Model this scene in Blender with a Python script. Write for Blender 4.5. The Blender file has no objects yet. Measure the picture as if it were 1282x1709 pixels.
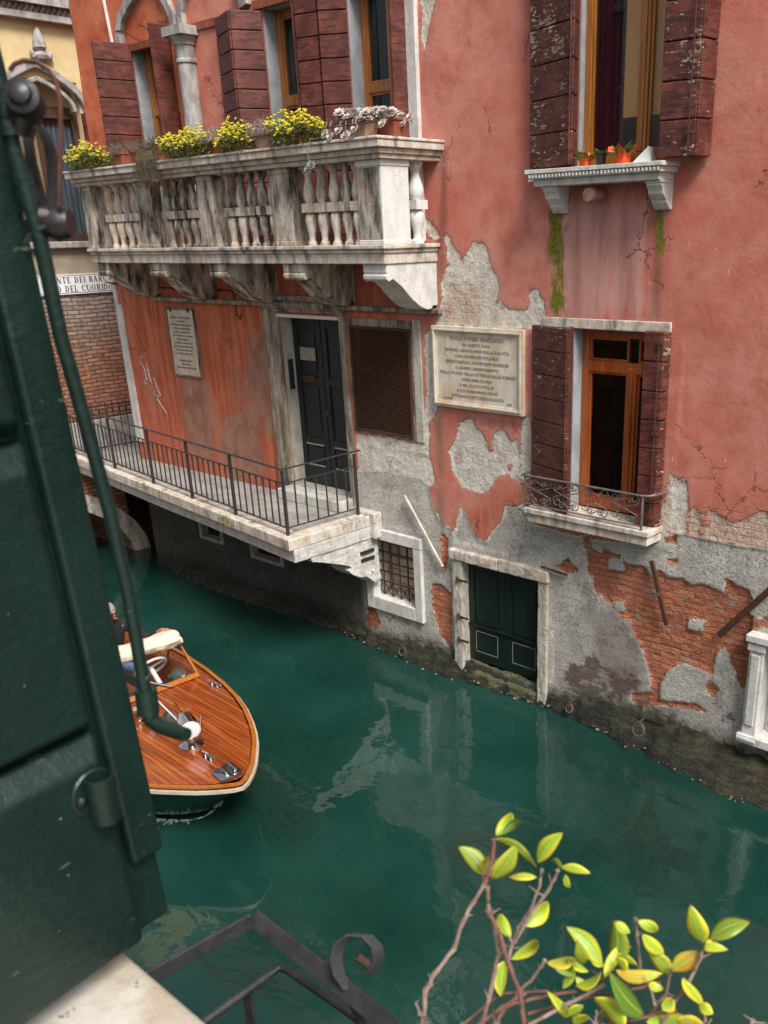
import bpy, math, random
import numpy as np
from mathutils import Vector, Matrix, noise as mnoise
random.seed(7); rng = np.random.default_rng(7)
SC = bpy.context.scene; COL = SC.collection
# ---------------------------------------------------------------- survey of the place
# metres: X along the red facade, Y into it (facade plane is Y=0), Z up (canal water is Z=0)
FPX, PPX, PPY = 1557., 781.8, 1052.5; DIST, CZ = 8.8, 5.75
RT = np.array([0.75340125, 0.65722074, -0.02115326]); DN = np.array([0.24306155, -0.30823474, -0.91973498]); FW = np.array([-0.61098907, 0.68778793, -0.39196953])
CAM = np.array([0., -DIST, CZ])
def ray(x, y): return (x-PPX)*RT + (y-PPY)*DN + FPX*FW
def P(x, y, Y=0.):
    r = ray(x, y); t = (DIST+Y)/r[1]; return (float(r[0]*t), float(Y), float(CZ+r[2]*t))
def G(x, y, Z):
    r = ray(x, y); t = (Z-CZ)/r[2]; return (float(r[0]*t), float(r[1]*t-DIST), float(Z))
def PX(x, y, X):
    r = ray(x, y); t = X/r[0]; return (float(X), float(r[1]*t-DIST), float(CZ+r[2]*t))
def F(x, y, d):
    r = ray(x, y)/FPX*d; return tuple(float(v) for v in CAM+r)
# ---------------------------------------------------------------- mesh helpers
def tag(o, label=None, cat=None, group=None, kind=None):
    if label: o['label'] = label
    if cat: o['category'] = cat
    if group: o['group'] = group
    if kind: o['kind'] = kind
    return o
def empty(name, loc, label=None, cat=None, group=None):
    o = bpy.data.objects.new(name, None); o.location = loc; o.empty_display_size = .2; COL.objects.link(o)
    return tag(o, label, cat, group)
def wm(q):
    L = Matrix.LocRotScale(q.location, q.rotation_euler, q.scale)
    return wm(q.parent) @ q.matrix_parent_inverse @ L if q.parent else L
def par(o, p, keep=True):
    o.parent = p; o.matrix_parent_inverse = wm(p).inverted() if keep else Matrix.Identity(4)
    return o
class MB:
    def __init__(s): s.v = []; s.f = []
    def add(s, vs, fs):
        n = len(s.v); s.v += [tuple(map(float, v)) for v in vs]; s.f += [tuple(i+n for i in f) for f in fs]; return s
    def box(s, x0, x1, y0, y1, z0, z1):
        if x0 > x1: x0, x1 = x1, x0
        if y0 > y1: y0, y1 = y1, y0
        if z0 > z1: z0, z1 = z1, z0
        return s.add([(x0,y0,z0),(x1,y0,z0),(x1,y1,z0),(x0,y1,z0),(x0,y0,z1),(x1,y0,z1),(x1,y1,z1),(x0,y1,z1)],
                     [(3,2,1,0),(4,5,6,7),(0,1,5,4),(1,2,6,5),(2,3,7,6),(3,0,4,7)])
    def obox(s, o, a, b, c):   # corner + three edge vectors
        o, a, b, c = map(Vector, (o, a, b, c))
        if a.cross(b).dot(c) < 0: a, b = b, a
        q = [o, o+a, o+a+b, o+b, o+c, o+a+c, o+a+b+c, o+b+c]
        return s.add(q, [(3,2,1,0),(4,5,6,7),(0,1,5,4),(1,2,6,5),(2,3,7,6),(3,0,4,7)])
    def prism(s, pts, ext):    # polygon swept by a vector
        e = Vector(ext); n = len(pts); p = [Vector(q) for q in pts]
        s.add(p+[q+e for q in p], [tuple(range(n))[::-1], tuple(range(n, 2*n))]+[(i, (i+1) % n, n+(i+1) % n, n+i) for i in range(n)]); return s
    def tube(s, pts, r, n=8, cap=True):
        p = [Vector(q) for q in pts]; m = len(p); rs = r if isinstance(r, (list, tuple)) else [r]*m
        up = Vector((0, 0, 1)); vs = []; prev = None
        for i in range(m):
            t = (p[min(i+1, m-1)]-p[max(i-1, 0)]).normalized()
            if prev is None:
                a = t.cross(up)
                if a.length < .1: a = t.cross(Vector((1, 0, 0)))
            else: a = prev - t*prev.dot(t)
            a.normalize(); prev = a; b = t.cross(a)
            vs += [p[i]+(a*math.cos(k*2*math.pi/n)+b*math.sin(k*2*math.pi/n))*rs[i] for k in range(n)]
        fs = [(i*n+k, i*n+(k+1) % n, (i+1)*n+(k+1) % n, (i+1)*n+k) for i in range(m-1) for k in range(n)]
        if cap: fs += [tuple(range(n))[::-1], tuple((m-1)*n+k for k in range(n))]
        return s.add(vs, fs)
    def band(s, pts, w, t, side):   # flat bar swept along pts: width w along 'side', thickness t across
        p = [Vector(q) for q in pts]; m = len(p); sd = Vector(side).normalized(); vs = []
        for i in range(m):
            tg = (p[min(i+1, m-1)]-p[max(i-1, 0)]).normalized(); nn = tg.cross(sd).normalized()
            for (a, b) in ((-1, -1), (1, -1), (1, 1), (-1, 1)): vs.append(p[i]+sd*a*w/2+nn*b*t/2)
        fs = [(i*4+k, i*4+(k+1) % 4, (i+1)*4+(k+1) % 4, (i+1)*4+k) for i in range(m-1) for k in range(4)]+[(3, 2, 1, 0), tuple((m-1)*4+k for k in range(4))]
        return s.add(vs, fs)
    def lathe(s, prof, c, n=16, axis=None):
        c = Vector(c); vs = []; R = Matrix.Identity(3)
        if axis is not None: R = Vector((0, 0, 1)).rotation_difference(Vector(axis)).to_matrix()
        for r, z in prof: vs += [c+R@Vector((r*math.cos(k*2*math.pi/n), r*math.sin(k*2*math.pi/n), z)) for k in range(n)]
        m = len(prof)
        return s.add(vs, [(i*n+k, i*n+(k+1) % n, (i+1)*n+(k+1) % n, (i+1)*n+k) for i in range(m-1) for k in range(n)]+[tuple(range(n))[::-1], tuple((m-1)*n+k for k in range(n))])
    def build(s, name, mat, parent=None, bevel=0, smooth=False, seg=2):
        me = bpy.data.meshes.new(name); me.from_pydata(s.v, [], s.f); me.validate(); me.update()
        o = bpy.data.objects.new(name, me); COL.objects.link(o)
        if mat: me.materials.append(mat)
        if smooth:
            me.shade_smooth()
            try: me.set_sharp_from_angle(angle=math.radians(38))
            except Exception: pass
        if bevel:
            b = o.modifiers.new('bevel', 'BEVEL'); b.width = bevel; b.segments = seg; b.limit_method = 'ANGLE'; b.angle_limit = math.radians(35)
        if parent is not None: par(o, parent)
        return o
def rough(o, amp, scale, levels=2, keep=None):   # chip and wobble the vertices of a stone block
    m = o.modifiers.new('sub', 'SUBSURF'); m.subdivision_type = 'SIMPLE'; m.levels = m.render_levels = levels
    t = bpy.data.textures.new('chips', 'CLOUDS'); t.noise_scale = scale; t.noise_depth = 3
    d = o.modifiers.new('wobble', 'DISPLACE'); d.texture = t; d.texture_coords = 'GLOBAL'; d.strength = amp; d.mid_level = .55
    return o
# ---------------------------------------------------------------- node helpers
class NT:
    def __init__(s, name):
        s.m = bpy.data.materials.new(name); s.m.use_nodes = True; s.t = s.m.node_tree; s.t.nodes.clear()
        s.out = s.t.nodes.new('ShaderNodeOutputMaterial'); s.co = None
    def n(s, typ, ins=None, **kw):
        nd = s.t.nodes.new(typ)
        for k, v in kw.items(): setattr(nd, k, v)
        for k, v in (ins or {}).items(): s.set(nd.inputs[k], v)
        return nd
    def set(s, sock, v):
        if isinstance(v, bpy.types.NodeSocket): s.t.links.new(v, sock)
        else:
            if isinstance(v, (tuple, list)) and len(v) == 3 and sock.type == 'RGBA': v = (*v, 1)
            sock.default_value = v
    def coord(s):
        if s.co is None: s.co = s.n('ShaderNodeTexCoord').outputs['Object']
        return s.co
    def pos(s, sc=(1, 1, 1)):
        g = s.n('ShaderNodeNewGeometry').outputs['Position']
        return s.n('ShaderNodeVectorMath', {0: g, 1: sc}, operation='MULTIPLY').outputs[0]
    def noise(s, scale, detail=4, rough=.55, v=None, dist=0, sc=None):
        if v is None: v = s.pos(sc or (1, 1, 1))
        return s.n('ShaderNodeTexNoise', {'Vector': v, 'Scale': scale, 'Detail': detail, 'Roughness': rough, 'Distortion': dist}).outputs[0]
    def math(s, op, a, b=0., c=0., clamp=False): return s.n('ShaderNodeMath', {0: a, 1: b, 2: c}, operation=op, use_clamp=clamp).outputs[0]
    def step(s, x, a, b): return s.n('ShaderNodeMapRange', {0: x, 1: a, 2: b, 3: 0., 4: 1.}, interpolation_type='SMOOTHSTEP').outputs[0]
    def mix(s, f, a, b): 
        nd = s.n('ShaderNodeMix', data_type='RGBA'); s.set(nd.inputs[0], f); s.set(nd.inputs[6], a); s.set(nd.inputs[7], b); return nd.outputs[2]
    def mul(s, a, b):
        nd = s.n('ShaderNodeMix', data_type='RGBA', blend_type='MULTIPLY'); s.set(nd.inputs[0], 1.); s.set(nd.inputs[6], a); s.set(nd.inputs[7], b); return nd.outputs[2]
    def fmix(s, f, a, b):
        nd = s.n('ShaderNodeMix', data_type='FLOAT'); s.set(nd.inputs[0], f); s.set(nd.inputs[2], a); s.set(nd.inputs[3], b); return nd.outputs[0]
    def attr(s, name): return s.n('ShaderNodeAttribute', attribute_name=name).outputs['Fac']
    def finish(s, col, rough=.6, bump=None, dist=1., metal=0., spec=.5, coat=0., strength=1., **kw):
        b = s.n('ShaderNodeBsdfPrincipled'); s.set(b.inputs['Base Color'], col); s.set(b.inputs['Roughness'], rough); s.set(b.inputs['Metallic'], metal)
        s.set(b.inputs['Specular IOR Level'], spec); s.set(b.inputs['Coat Weight'], coat)
        for k, v in kw.items(): s.set(b.inputs[k.replace('_', ' ')], v)
        if bump is not None:
            bn = s.n('ShaderNodeBump', {'Height': bump, 'Distance': dist, 'Strength': strength}); s.t.links.new(bn.outputs[0], b.inputs['Normal'])
        s.t.links.new(b.outputs[0], s.out.inputs[0]); return s.m
def simple(name, c1, c2, scale=6, rough=.6, bump=.002, bscale=40, metal=0, spec=.5, coat=0, sc=None, det=5):
    m = NT(name); f = m.step(m.noise(scale, det, .6, sc=sc), .3, .7); h = m.noise(bscale, 4, .6)
    return m.finish(m.mix(f, c1, c2), rough, h, bump, metal, spec, coat)
# ---- the painted and peeling facade
def mat_wall():
    m = NT('peeling_plaster')
    p = m.pos(); big = m.noise(.55, 6, .6, p); mid = m.noise(3.2, 7, .62, p); fine = m.noise(23, 6, .65, p); grit = m.noise(85, 3, .6, p)
    streak = m.noise(1.0, 6, .6, sc=(3.2, 3.2, .35)); streak2 = m.noise(1.0, 5, .6, sc=(9, 9, .8))
    orange = m.attr('orange')
    red = m.mix(m.step(big, .35, .65), (.53, .170, .122), (.61, .255, .198)); red = m.mix(m.step(mid, .35, .72), red, (.48, .138, .096))
    red = m.mix(m.math('MULTIPLY', m.step(m.noise(1.4, 7, .65, p, .6), .52, .7), .55), red, (.56, .26, .20)); red = m.mix(m.math('MULTIPLY', m.step(m.noise(1., 8, .7, sc=(2.6, 2.6, 1.1)), .52, .66), .34), red, (.36, .075, .05)); red = m.mix(m.math('MULTIPLY', m.step(m.noise(30, 5, .75, p), .52, .7), .22), red, (.58, .28, .22))
    ora = m.mix(m.step(big, .35, .65), (.52, .135, .065), (.62, .215, .12)); ora = m.mix(m.step(mid, .4, .75), ora, (.40, .075, .03))
    col = m.mix(orange, red, ora)
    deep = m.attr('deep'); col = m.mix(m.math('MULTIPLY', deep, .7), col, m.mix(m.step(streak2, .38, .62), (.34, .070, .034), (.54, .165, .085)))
    wear = m.attr('wear'); wm = m.step(m.math('ADD', wear, m.math('MULTIPLY', m.math('SUBTRACT', streak2, .5), 1.5)), .15, 1.0)
    col = m.mix(m.math('MULTIPLY', wm, .78), col, m.mix(m.step(mid, .35, .65), (.20, .115, .08), (.33, .215, .155)))
    # darker water stains with their own shape
    stain = m.attr('stain'); sm = m.math('MULTIPLY', m.step(m.math('ADD', stain, m.math('MULTIPLY', m.math('SUBTRACT', streak2, .5), 1.1)), .4, .95), .6)
    col = m.mix(sm, col, (.13, .05, .04))
    pale = m.attr('pale'); pm = m.math('MULTIPLY', m.step(m.math('ADD', m.math('MULTIPLY', pale, .42), streak2), .70, .92), .72)
    col = m.mix(pm, col, (.50, .29, .25))
    col = m.mix(m.math('MULTIPLY', pale, m.math('MULTIPLY', m.step(streak, .45, .6), .45)), col, (.22, .075, .065))
    # masks are signed distances (metres) to the torn edges
    wob = m.math('MULTIPLY', m.math('SUBTRACT', m.noise(9, 8, .68, p), .5), .16)
    def edge(name, off=0., soft=.006): return m.step(m.math('ADD', m.math('ADD', m.attr(name), wob), off), -soft, soft)
    mc, mg, mb = edge('cream'), edge('grey'), edge('brick')
    rim = m.math('MAXIMUM', edge('grey', .035), edge('brick', .03)); mcr = m.math('MAXIMUM', mc, rim)
    lump = m.noise(6.5, 9, .68, p, .15); lump2 = m.noise(14, 8, .66, sc=(.8, .8, 1.25))
    cream = m.mix(m.step(lump, .3, .7), (.52, .47, .39), (.72, .68, .60)); cream = m.mix(m.step(fine, .58, .75), cream, (.40, .31, .24))
    cream = m.mix(m.math('MULTIPLY', m.step(mid, .56, .64), .45), cream, (.42, .17, .12))
    speck = m.noise(48, 5, .7, p)
    grey = m.mix(m.step(mid, .35, .65), (.42, .39, .355), (.62, .59, .54)); grey = m.mix(m.step(speck, .48, .62), grey, (.25, .225, .20)); grey = m.mix(m.step(grit, .55, .68), grey, (.62, .59, .54)); grey = m.mix(m.math('MULTIPLY', m.step(lump, .55, .66), .7), grey, (.58, .54, .48)); grey = m.mix(m.math('MULTIPLY', m.step(m.noise(2.1, 7, .7, p), .56, .66), .5), grey, (.17, .12, .10))
    grey = m.mix(m.attr('darkgrey'), grey, m.mix(m.step(mid, .4, .6), (.21, .18, .165), (.30, .265, .24)))
    bru = m.attr('bruise'); grey = m.mix(m.math('MULTIPLY', m.step(m.math('ADD', bru, m.math('MULTIPLY', m.math('SUBTRACT', m.noise(3.4, 9, .75, sc=(.7, .7, 1.3)), .5), 3.2)), .62, 1.0), .85), grey, (.11, .055, .055))
    # bare brickwork, courses 6.5 cm high
    bv = m.n('ShaderNodeCombineXYZ'); sp = m.n('ShaderNodeSeparateXYZ', {0: p})
    dz = m.math('MULTIPLY', m.math('SUBTRACT', m.noise(1.7, 3, .5, p), .5), .10); dx = m.math('MULTIPLY', m.math('SUBTRACT', m.noise(6, 3, .5, p), .5), .05)
    m.set(bv.inputs[0], m.math('ADD', sp.outputs[0], dx)); m.set(bv.inputs[1], m.math('ADD', sp.outputs[2], m.math('ADD', dz, m.math('MULTIPLY', m.math('SUBTRACT', m.noise(9, 4, .6, p), .5), .045))))
    br = m.n('ShaderNodeTexBrick', {'Vector': bv.outputs[0], 'Color1': (.60, .20, .10, 1), 'Color2': (.36, .11, .07, 1), 'Mortar': (.24, .16, .12, 1), 'Scale': 1., 'Mortar Size': .008, 'Mortar Smooth': .5, 'Bias': -.1, 'Brick Width': .25, 'Row Height': .074})
    brick = m.mix(m.step(fine, .45, .75), br.outputs[0], (.50, .20, .10)); brick = m.mix(m.step(m.noise(4.3, 6, .6, p), .56, .72), brick, (.34, .27, .215)); brick = m.mix(m.math('MULTIPLY', m.step(lump2, .5, .7), .5), brick, (.17, .055, .035))
    halo = m.math('MULTIPLY', m.step(m.math('ADD', m.math('MAXIMUM', m.attr('grey'), m.attr('cream')), m.math('MULTIPLY', m.math('SUBTRACT', lump, .5), .55)), -.16, .02), m.step(fine, .42, .62)); col = m.mix(m.math('MULTIPLY', halo, .5), col, (.50, .33, .26))
    ck = m.n('ShaderNodeTexVoronoi', {'Vector': m.n('ShaderNodeVectorMath', {0: p, 1: m.n('ShaderNodeVectorMath', {0: m.n('ShaderNodeTexNoise', {'Vector': p, 'Scale': 5., 'Detail': 6., 'Roughness': .7}).outputs[1], 1: (.35, .35, .35)}, operation='MULTIPLY').outputs[0]}, operation='ADD').outputs[0], 'Scale': 1.15}, feature='DISTANCE_TO_EDGE').outputs[0]
    crack = m.math('MULTIPLY', m.math('SUBTRACT', 1., m.step(ck, .002, .008)), m.step(m.noise(.8, 3, .5, p), .54, .6))
    faint = m.math('MULTIPLY', m.attr('brickfaint'), .6); cream = m.mix(faint, cream, m.mix(m.step(fine, .4, .6), br.outputs[0], (.55, .37, .27)))
    col = m.mix(mcr, col, cream); col = m.mix(mg, col, grey); col = m.mix(mb, col, brick)
    col = m.mix(m.math('MULTIPLY', crack, .8), col, (.07, .04, .03))
    # thin light scratches
    sc = m.step(m.math('ADD', m.noise(6, 2, .5, sc=(4, 4, .7)), m.math('MULTIPLY', fine, .25)), .86, .88); col = m.mix(m.math('MULTIPLY', sc, .6), col, (.62, .5, .42))
    moss = m.attr('moss'); mm = m.step(m.math('ADD', moss, m.math('MULTIPLY', m.math('SUBTRACT', m.noise(5, 8, .75, sc=(1.6, 1.6, .55)), .5), 3.4)), .42, .95)
    col = m.mix(mm, col, m.mix(m.step(fine, .35, .65), (.20, .19, .012), (.10, .10, .02)))
    # wet zone with algae above the waterline
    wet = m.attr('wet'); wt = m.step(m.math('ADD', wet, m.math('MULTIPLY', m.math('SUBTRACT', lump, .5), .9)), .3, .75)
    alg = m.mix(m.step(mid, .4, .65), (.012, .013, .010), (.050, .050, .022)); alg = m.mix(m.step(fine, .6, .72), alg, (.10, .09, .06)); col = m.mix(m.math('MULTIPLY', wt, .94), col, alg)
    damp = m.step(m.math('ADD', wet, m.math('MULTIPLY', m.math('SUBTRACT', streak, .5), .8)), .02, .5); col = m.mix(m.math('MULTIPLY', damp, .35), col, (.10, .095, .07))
    col = m.mix(m.math('MULTIPLY', m.step(m.math('ADD', m.attr('walkway_shade'), m.math('MULTIPLY', m.math('SUBTRACT', mid, .5), .5)), .2, .7), .88), col, m.mix(m.step(lump, .4, .6), (.012, .010, .008), (.045, .032, .022)))  # near-black brown that paints in the shade below the walkway
    # relief in metres
    h = m.math('ADD', m.math('MULTIPLY', fine, .0025), m.math('MULTIPLY', mid, .012))
    hc = m.math('ADD', m.math('MULTIPLY', lump, .050), m.math('ADD', m.math('MULTIPLY', fine, .012), -.045))
    hg = m.math('ADD', m.math('MULTIPLY', speck, .016), m.math('ADD', m.math('MULTIPLY', lump, .03), -.035))
    hb = m.math('ADD', m.math('MULTIPLY', br.outputs[1], -.024), m.math('ADD', m.math('MULTIPLY', lump2, .055), m.math('ADD', m.math('MULTIPLY', fine, .008), -.05)))
    H = m.fmix(mcr, h, hc); H = m.fmix(mg, H, hg); H = m.fmix(mb, H, hb); H = m.fmix(m.math('MULTIPLY', wt, .7), H, m.math('MULTIPLY', lump, .05)); H = m.math('SUBTRACT', H, m.math('MULTIPLY', crack, .006))
    H = m.math('SUBTRACT', H, m.math('MULTIPLY', faint, m.math('MULTIPLY', br.outputs[1], .012)))
    rg = m.fmix(wt, .88, .5)
    return m.finish(col, rg, H, 1., spec=.25)
def mat_stone(name, dark=.5, base=(.60, .57, .52), warm=(.48, .40, .30), black=(.035, .033, .032), sc=(2.2, 2.2, .55), algae=0., bump=.004):
    m = NT(name); s1 = m.noise(2.2, 8, .64, sc=sc, dist=.15); s2 = m.noise(9, 6, .65, sc=(1, 1, .45)); f = m.noise(40, 5, .65); cr = m.noise(14, 6, .7)
    c = m.mix(m.step(s2, .38, .66), base, warm)
    c = m.mix(m.step(s1, 1-dark-.10, 1-dark+.14), c, m.mix(m.step(s2, .4, .62), black, (.17, .15, .13)))
    c = m.mix(m.step(f, .62, .7), c, (.16, .15, .13))
    if algae: c = m.mix(m.step(m.noise(5, 6, .7), 1-algae, 1-algae+.12), c, (.20, .18, .03))
    return m.finish(c, .78, m.math('ADD', m.math('MULTIPLY', f, .35), cr), bump*2, spec=.3)
def mat_shutter():
    m = NT('peeling_maroon_paint'); p = m.pos(); a = m.noise(5, 6, .6, p); b = m.noise(24, 7, .72, sc=(.55, .55, 1.7)); c = m.noise(3.1, 4, .6, p)
    col = m.mix(m.step(a, .35, .7), (.085, .019, .013), (.17, .046, .032)); col = m.mix(m.math('MULTIPLY', m.step(m.noise(11, 6, .7, sc=(.45, .45, 2.6)), .48, .60), .8), col, (.035, .012, .010))
    fl = m.step(m.math('ADD', b, m.math('MULTIPLY', m.math('ADD', m.math('SUBTRACT', c, .5), m.attr('flake')), .40)), .715, .735)
    rim = m.step(m.math('ADD', b, m.math('MULTIPLY', m.math('ADD', m.math('SUBTRACT', c, .5), m.attr('flake')), .40)), .68, .70)
    col = m.mix(m.math('MULTIPLY', rim, .7), col, (.035, .015, .012)); col = m.mix(fl, col, m.mix(m.step(a, .4, .6), (.52, .42, .31), (.33, .22, .15)))
    return m.finish(col, .55, m.math('SUBTRACT', m.noise(50, 4, .6, p), fl), .004, spec=.4)
def mat_wood(name, c1, c2, axis='Z', rough=.35, coat=.3):
    m = NT(name); sc = {'Z': (14, 14, .9), 'X': (.9, 14, 14), 'Y': (14, .9, 14)}[axis]
    g = m.noise(1.6, 6, .62, sc=sc, dist=1.0)
    return m.finish(m.mix(m.step(g, .3, .7), c1, c2), rough, g, .002, coat=coat)
def mat_glass():
    m = NT('window_glass'); fr = m.n('ShaderNodeLayerWeight', {'Blend': .14}).outputs['Fresnel']
    g = m.n('ShaderNodeBsdfGlossy', {'Color': (.95, .97, 1, 1), 'Roughness': .02}); t = m.n('ShaderNodeBsdfTransparent', {'Color': (.88, .91, .91, 1)})
    mx = m.n('ShaderNodeMixShader', {0: m.math('ADD', m.math('MULTIPLY', fr, .7), .02), 1: t.outputs[0], 2: g.outputs[0]}); m.t.links.new(mx.outputs[0], m.out.inputs[0]); return m.m
def mat_brickwall():
    m = NT('old_brickwork'); p = m.pos(); sp = m.n('ShaderNodeSeparateXYZ', {0: p}); bv = m.n('ShaderNodeCombineXYZ')
    m.set(bv.inputs[0], sp.outputs[1]); m.set(bv.inputs[1], m.math('ADD', sp.outputs[2], m.math('MULTIPLY', m.math('SUBTRACT', m.noise(3, 3, .5, p), .5), .06)))
    br = m.n('ShaderNodeTexBrick', {'Vector': bv.outputs[0], 'Color1': (.42, .29, .22, 1), 'Color2': (.24, .165, .13, 1), 'Mortar': (.13, .11, .09, 1), 'Scale': 1., 'Mortar Size': .012, 'Mortar Smooth': .3, 'Brick Width': .24, 'Row Height': .078})
    zc = m.math('ADD', sp.outputs[2], m.math('MULTIPLY', m.math('SUBTRACT', m.noise(2.2, 5, .6, p), .5), 1.4))
    c = m.mix(m.step(zc, 3.4, 4.6), m.mul(br.outputs[0], (.95, .62, .50)), m.mul(br.outputs[0], (.85, .98, 1.05)))
    c = m.mix(m.step(m.noise(8, 6, .7, p), .56, .7), c, (.42, .36, .29)); c = m.mix(m.step(m.noise(5, 5, .7, p), .6, .75), c, (.09, .06, .05))
    return m.finish(c, .85, m.math('SUBTRACT', m.math('MULTIPLY', m.noise(20, 5, .6, p), .7), br.outputs[1]), .018, spec=.2)
def mat_water():
    m = NT('canal_water'); p = m.pos(); a = m.noise(.9, 3, .5, sc=(1., 1.5, 1), dist=.7); b = m.noise(3.2, 3, .5, sc=(1, 1.4, 1), dist=.4)
    c = m.mix(m.step(m.noise(.33, 4, .55, p), .35, .65), (.005, .029, .022), (.011, .049, .039)); c = m.mix(m.math('MULTIPLY', m.step(m.noise(2.2, 6, .7, p, 2.5), .62, .72), .25), c, (.03, .085, .07))
    H = m.math('ADD', m.math('MULTIPLY', a, .036), m.math('MULTIPLY', b, .0035))
    return m.finish(c, .015, H, 1., spec=.95, IOR=1.33, strength=.42)
def mat_deck():
    m = NT('varnished_mahogany_deck'); v = m.n('ShaderNodeTexCoord').outputs['Object']; sp = m.n('ShaderNodeSeparateXYZ', {0: v}); y = sp.outputs[1]
    k = m.math('FRACT', m.math('MULTIPLY', y, 1/.058)); seam = m.math('MAXIMUM', m.step(k, .93, .96), m.math('SUBTRACT', 1., m.step(k, .03, .06)))
    pid = m.math('FLOOR', m.math('MULTIPLY', y, 1/.058)); w = m.n('ShaderNodeTexWhiteNoise', {'W': pid}, noise_dimensions='1D').outputs[0]
    g = m.n('ShaderNodeTexNoise', {'Vector': m.n('ShaderNodeVectorMath', {0: v, 1: (1.5, 30, 10)}, operation='MULTIPLY').outputs[0], 'Scale': 1.2, 'Detail': 5.}).outputs[0]
    c = m.mix(w, (.27, .050, .007), (.44, .105, .014)); c = m.mix(m.step(g, .35, .7), c, (.17, .028, .005)); c = m.mix(seam, c, (.03, .008, .003))
    return m.finish(c, .22, m.math('SUBTRACT', 1., seam), .001, coat=.8, spec=.5)
M = {}
M['wall'] = mat_wall(); M['brick'] = mat_brickwall(); M['glass'] = mat_glass(); M['water'] = mat_water(); M['shutter'] = mat_shutter(); M['deck'] = mat_deck()
M['stone'] = mat_stone('white_stone', .41, (.62, .58, .52), (.46, .36, .25), (.03, .028, .026), bump=.006); M['stone_dirty'] = mat_stone('blackened_stone', .515, (.60, .56, .50), (.40, .30, .20), (.020, .019, .018), sc=(3.2, 3.2, .8), bump=.006); M['stone_clean'] = mat_stone('pale_stone', .20, (.63, .62, .60), (.5, .47, .42)); M['stone_post'] = mat_stone('scrubbed_white_stone', .05, (.68, .68, .66), (.6, .59, .56))
M['stone_grey'] = mat_stone('grey_column_stone', .40, (.40, .38, .36), (.25, .23, .21), (.09, .08, .075)); M['stone_rough'] = mat_stone('rough_stone', .36, (.60, .59, .55), (.45, .42, .36), (.10, .10, .09), algae=.30, bump=.012)
M['stone_warm'] = mat_stone('ochre_stone', .52, (.42, .37, .29), (.27, .20, .13), (.05, .042, .035), sc=(3, 3, .7), bump=.01); M['stone_jamb'] = mat_stone('pitted_stone', .2, (.50, .47, .41), (.36, .32, .25), bump=.014)
M['paving'] = simple('worn_paving', (.36, .34, .31), (.24, .225, .205), 3, .8, .003, 30); M['dark'] = simple('dark_interior', (.012, .010, .009), (.02, .016, .014), 3, .95, .001)
M['frame'] = mat_wood('varnished_oak', (.28, .085, .014), (.50, .19, .035)); M['frame_red'] = mat_wood('varnished_cherry', (.24, .045, .008), (.42, .11, .02))
M['jamb'] = simple('pale_blue_grey_plaster', (.36, .39, .41), (.26, .28, .29), 5, .8, .003, 30); M['iron'] = simple('painted_iron', (.030, .031, .034), (.055, .055, .058), 30, .5, .001, 90, metal=.3); M['iron_grey'] = simple('galvanised_grey_iron', (.20, .175, .165), (.11, .09, .085), 20, .55, .001, 90, metal=.4)
M['rust'] = simple('rusty_iron', (.10, .035, .018), (.045, .022, .015), 25, .8, .003, 60, metal=.2); M['door_dark'] = simple('worn_blue_black_paint', (.004, .009, .009), (.010, .016, .016), 8, .42, .003, 40, sc=(3, 3, .5)); M['door_green'] = simple('dark_green_paint', (.003, .012, .009), (.006, .018, .014), 8, .45, .003, 40)
M['scuff'] = simple('chipped_paint_edge', (.34, .31, .25), (.20, .17, .13), 20, .7); M['marble'] = mat_stone('carved_marble', .10, (.60, .56, .48), (.52, .40, .26), (.28, .22, .16), sc=(7, 7, .4), bump=.001); M['ink'] = simple('letter_paint', (.16, .13, .11), (.24, .20, .165), 40, .8); M['black'] = simple('black_letter_paint', (.012, .012, .014), (.02, .02, .022), 20, .7)
M['signwhite'] = simple('white_limewash', (.80, .82, .84), (.70, .72, .73), 4, .8); M['ochre'] = simple('pale_yellow_plaster', (.70, .55, .30), (.56, .43, .23), 1.6, .85, .004, 20); M['ochre_grey'] = simple('weathered_beige_plaster', (.36, .31, .23), (.25, .215, .16), 2.5, .85, .005, 20)
M['white_lace'] = simple('white_lace', (.55, .57, .58), (.38, .40, .41), 25, .9, .004, 60); M['maroon'] = simple('maroon_curtain', (.16, .008, .035), (.08, .004, .016), 8, .8, .01, 14, sc=(6, 6, .4)); M['blue_curtain'] = simple('blue_grey_curtain', (.11, .15, .19), (.05, .07, .09), 5, .8, .01, 10, sc=(6, 6, .3))
M['orange_reflection'] = simple('reflected_orange', (.93, .44, .14), (.86, .38, .11), 2, .8); M['terra'] = simple('terracotta', (.30, .085, .04), (.20, .055, .03), 8, .8, .003); M['terra_grey'] = simple('chalky_terracotta', (.38, .24, .17), (.24, .11, .07), 10, .85, .003)  # the orange paints in a sunlit building's reflection
M['yellow'] = simple('yellow_petals', (.72, .58, .02), (.50, .46, .02), 30, .6); M['leaf_small'] = simple('small_green_leaves', (.10, .13, .02), (.05, .075, .015), 20, .6); M['dry'] = simple('dry_stalks', (.20, .15, .11), (.11, .08, .06), 20, .8); M['dry_grey'] = simple('grey_lavender_stalks', (.30, .26, .24), (.17, .14, .13), 20, .8); M['dry_dark'] = simple('brown_trailing_stalks', (.12, .095, .05), (.06, .045, .03), 20, .8)
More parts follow.
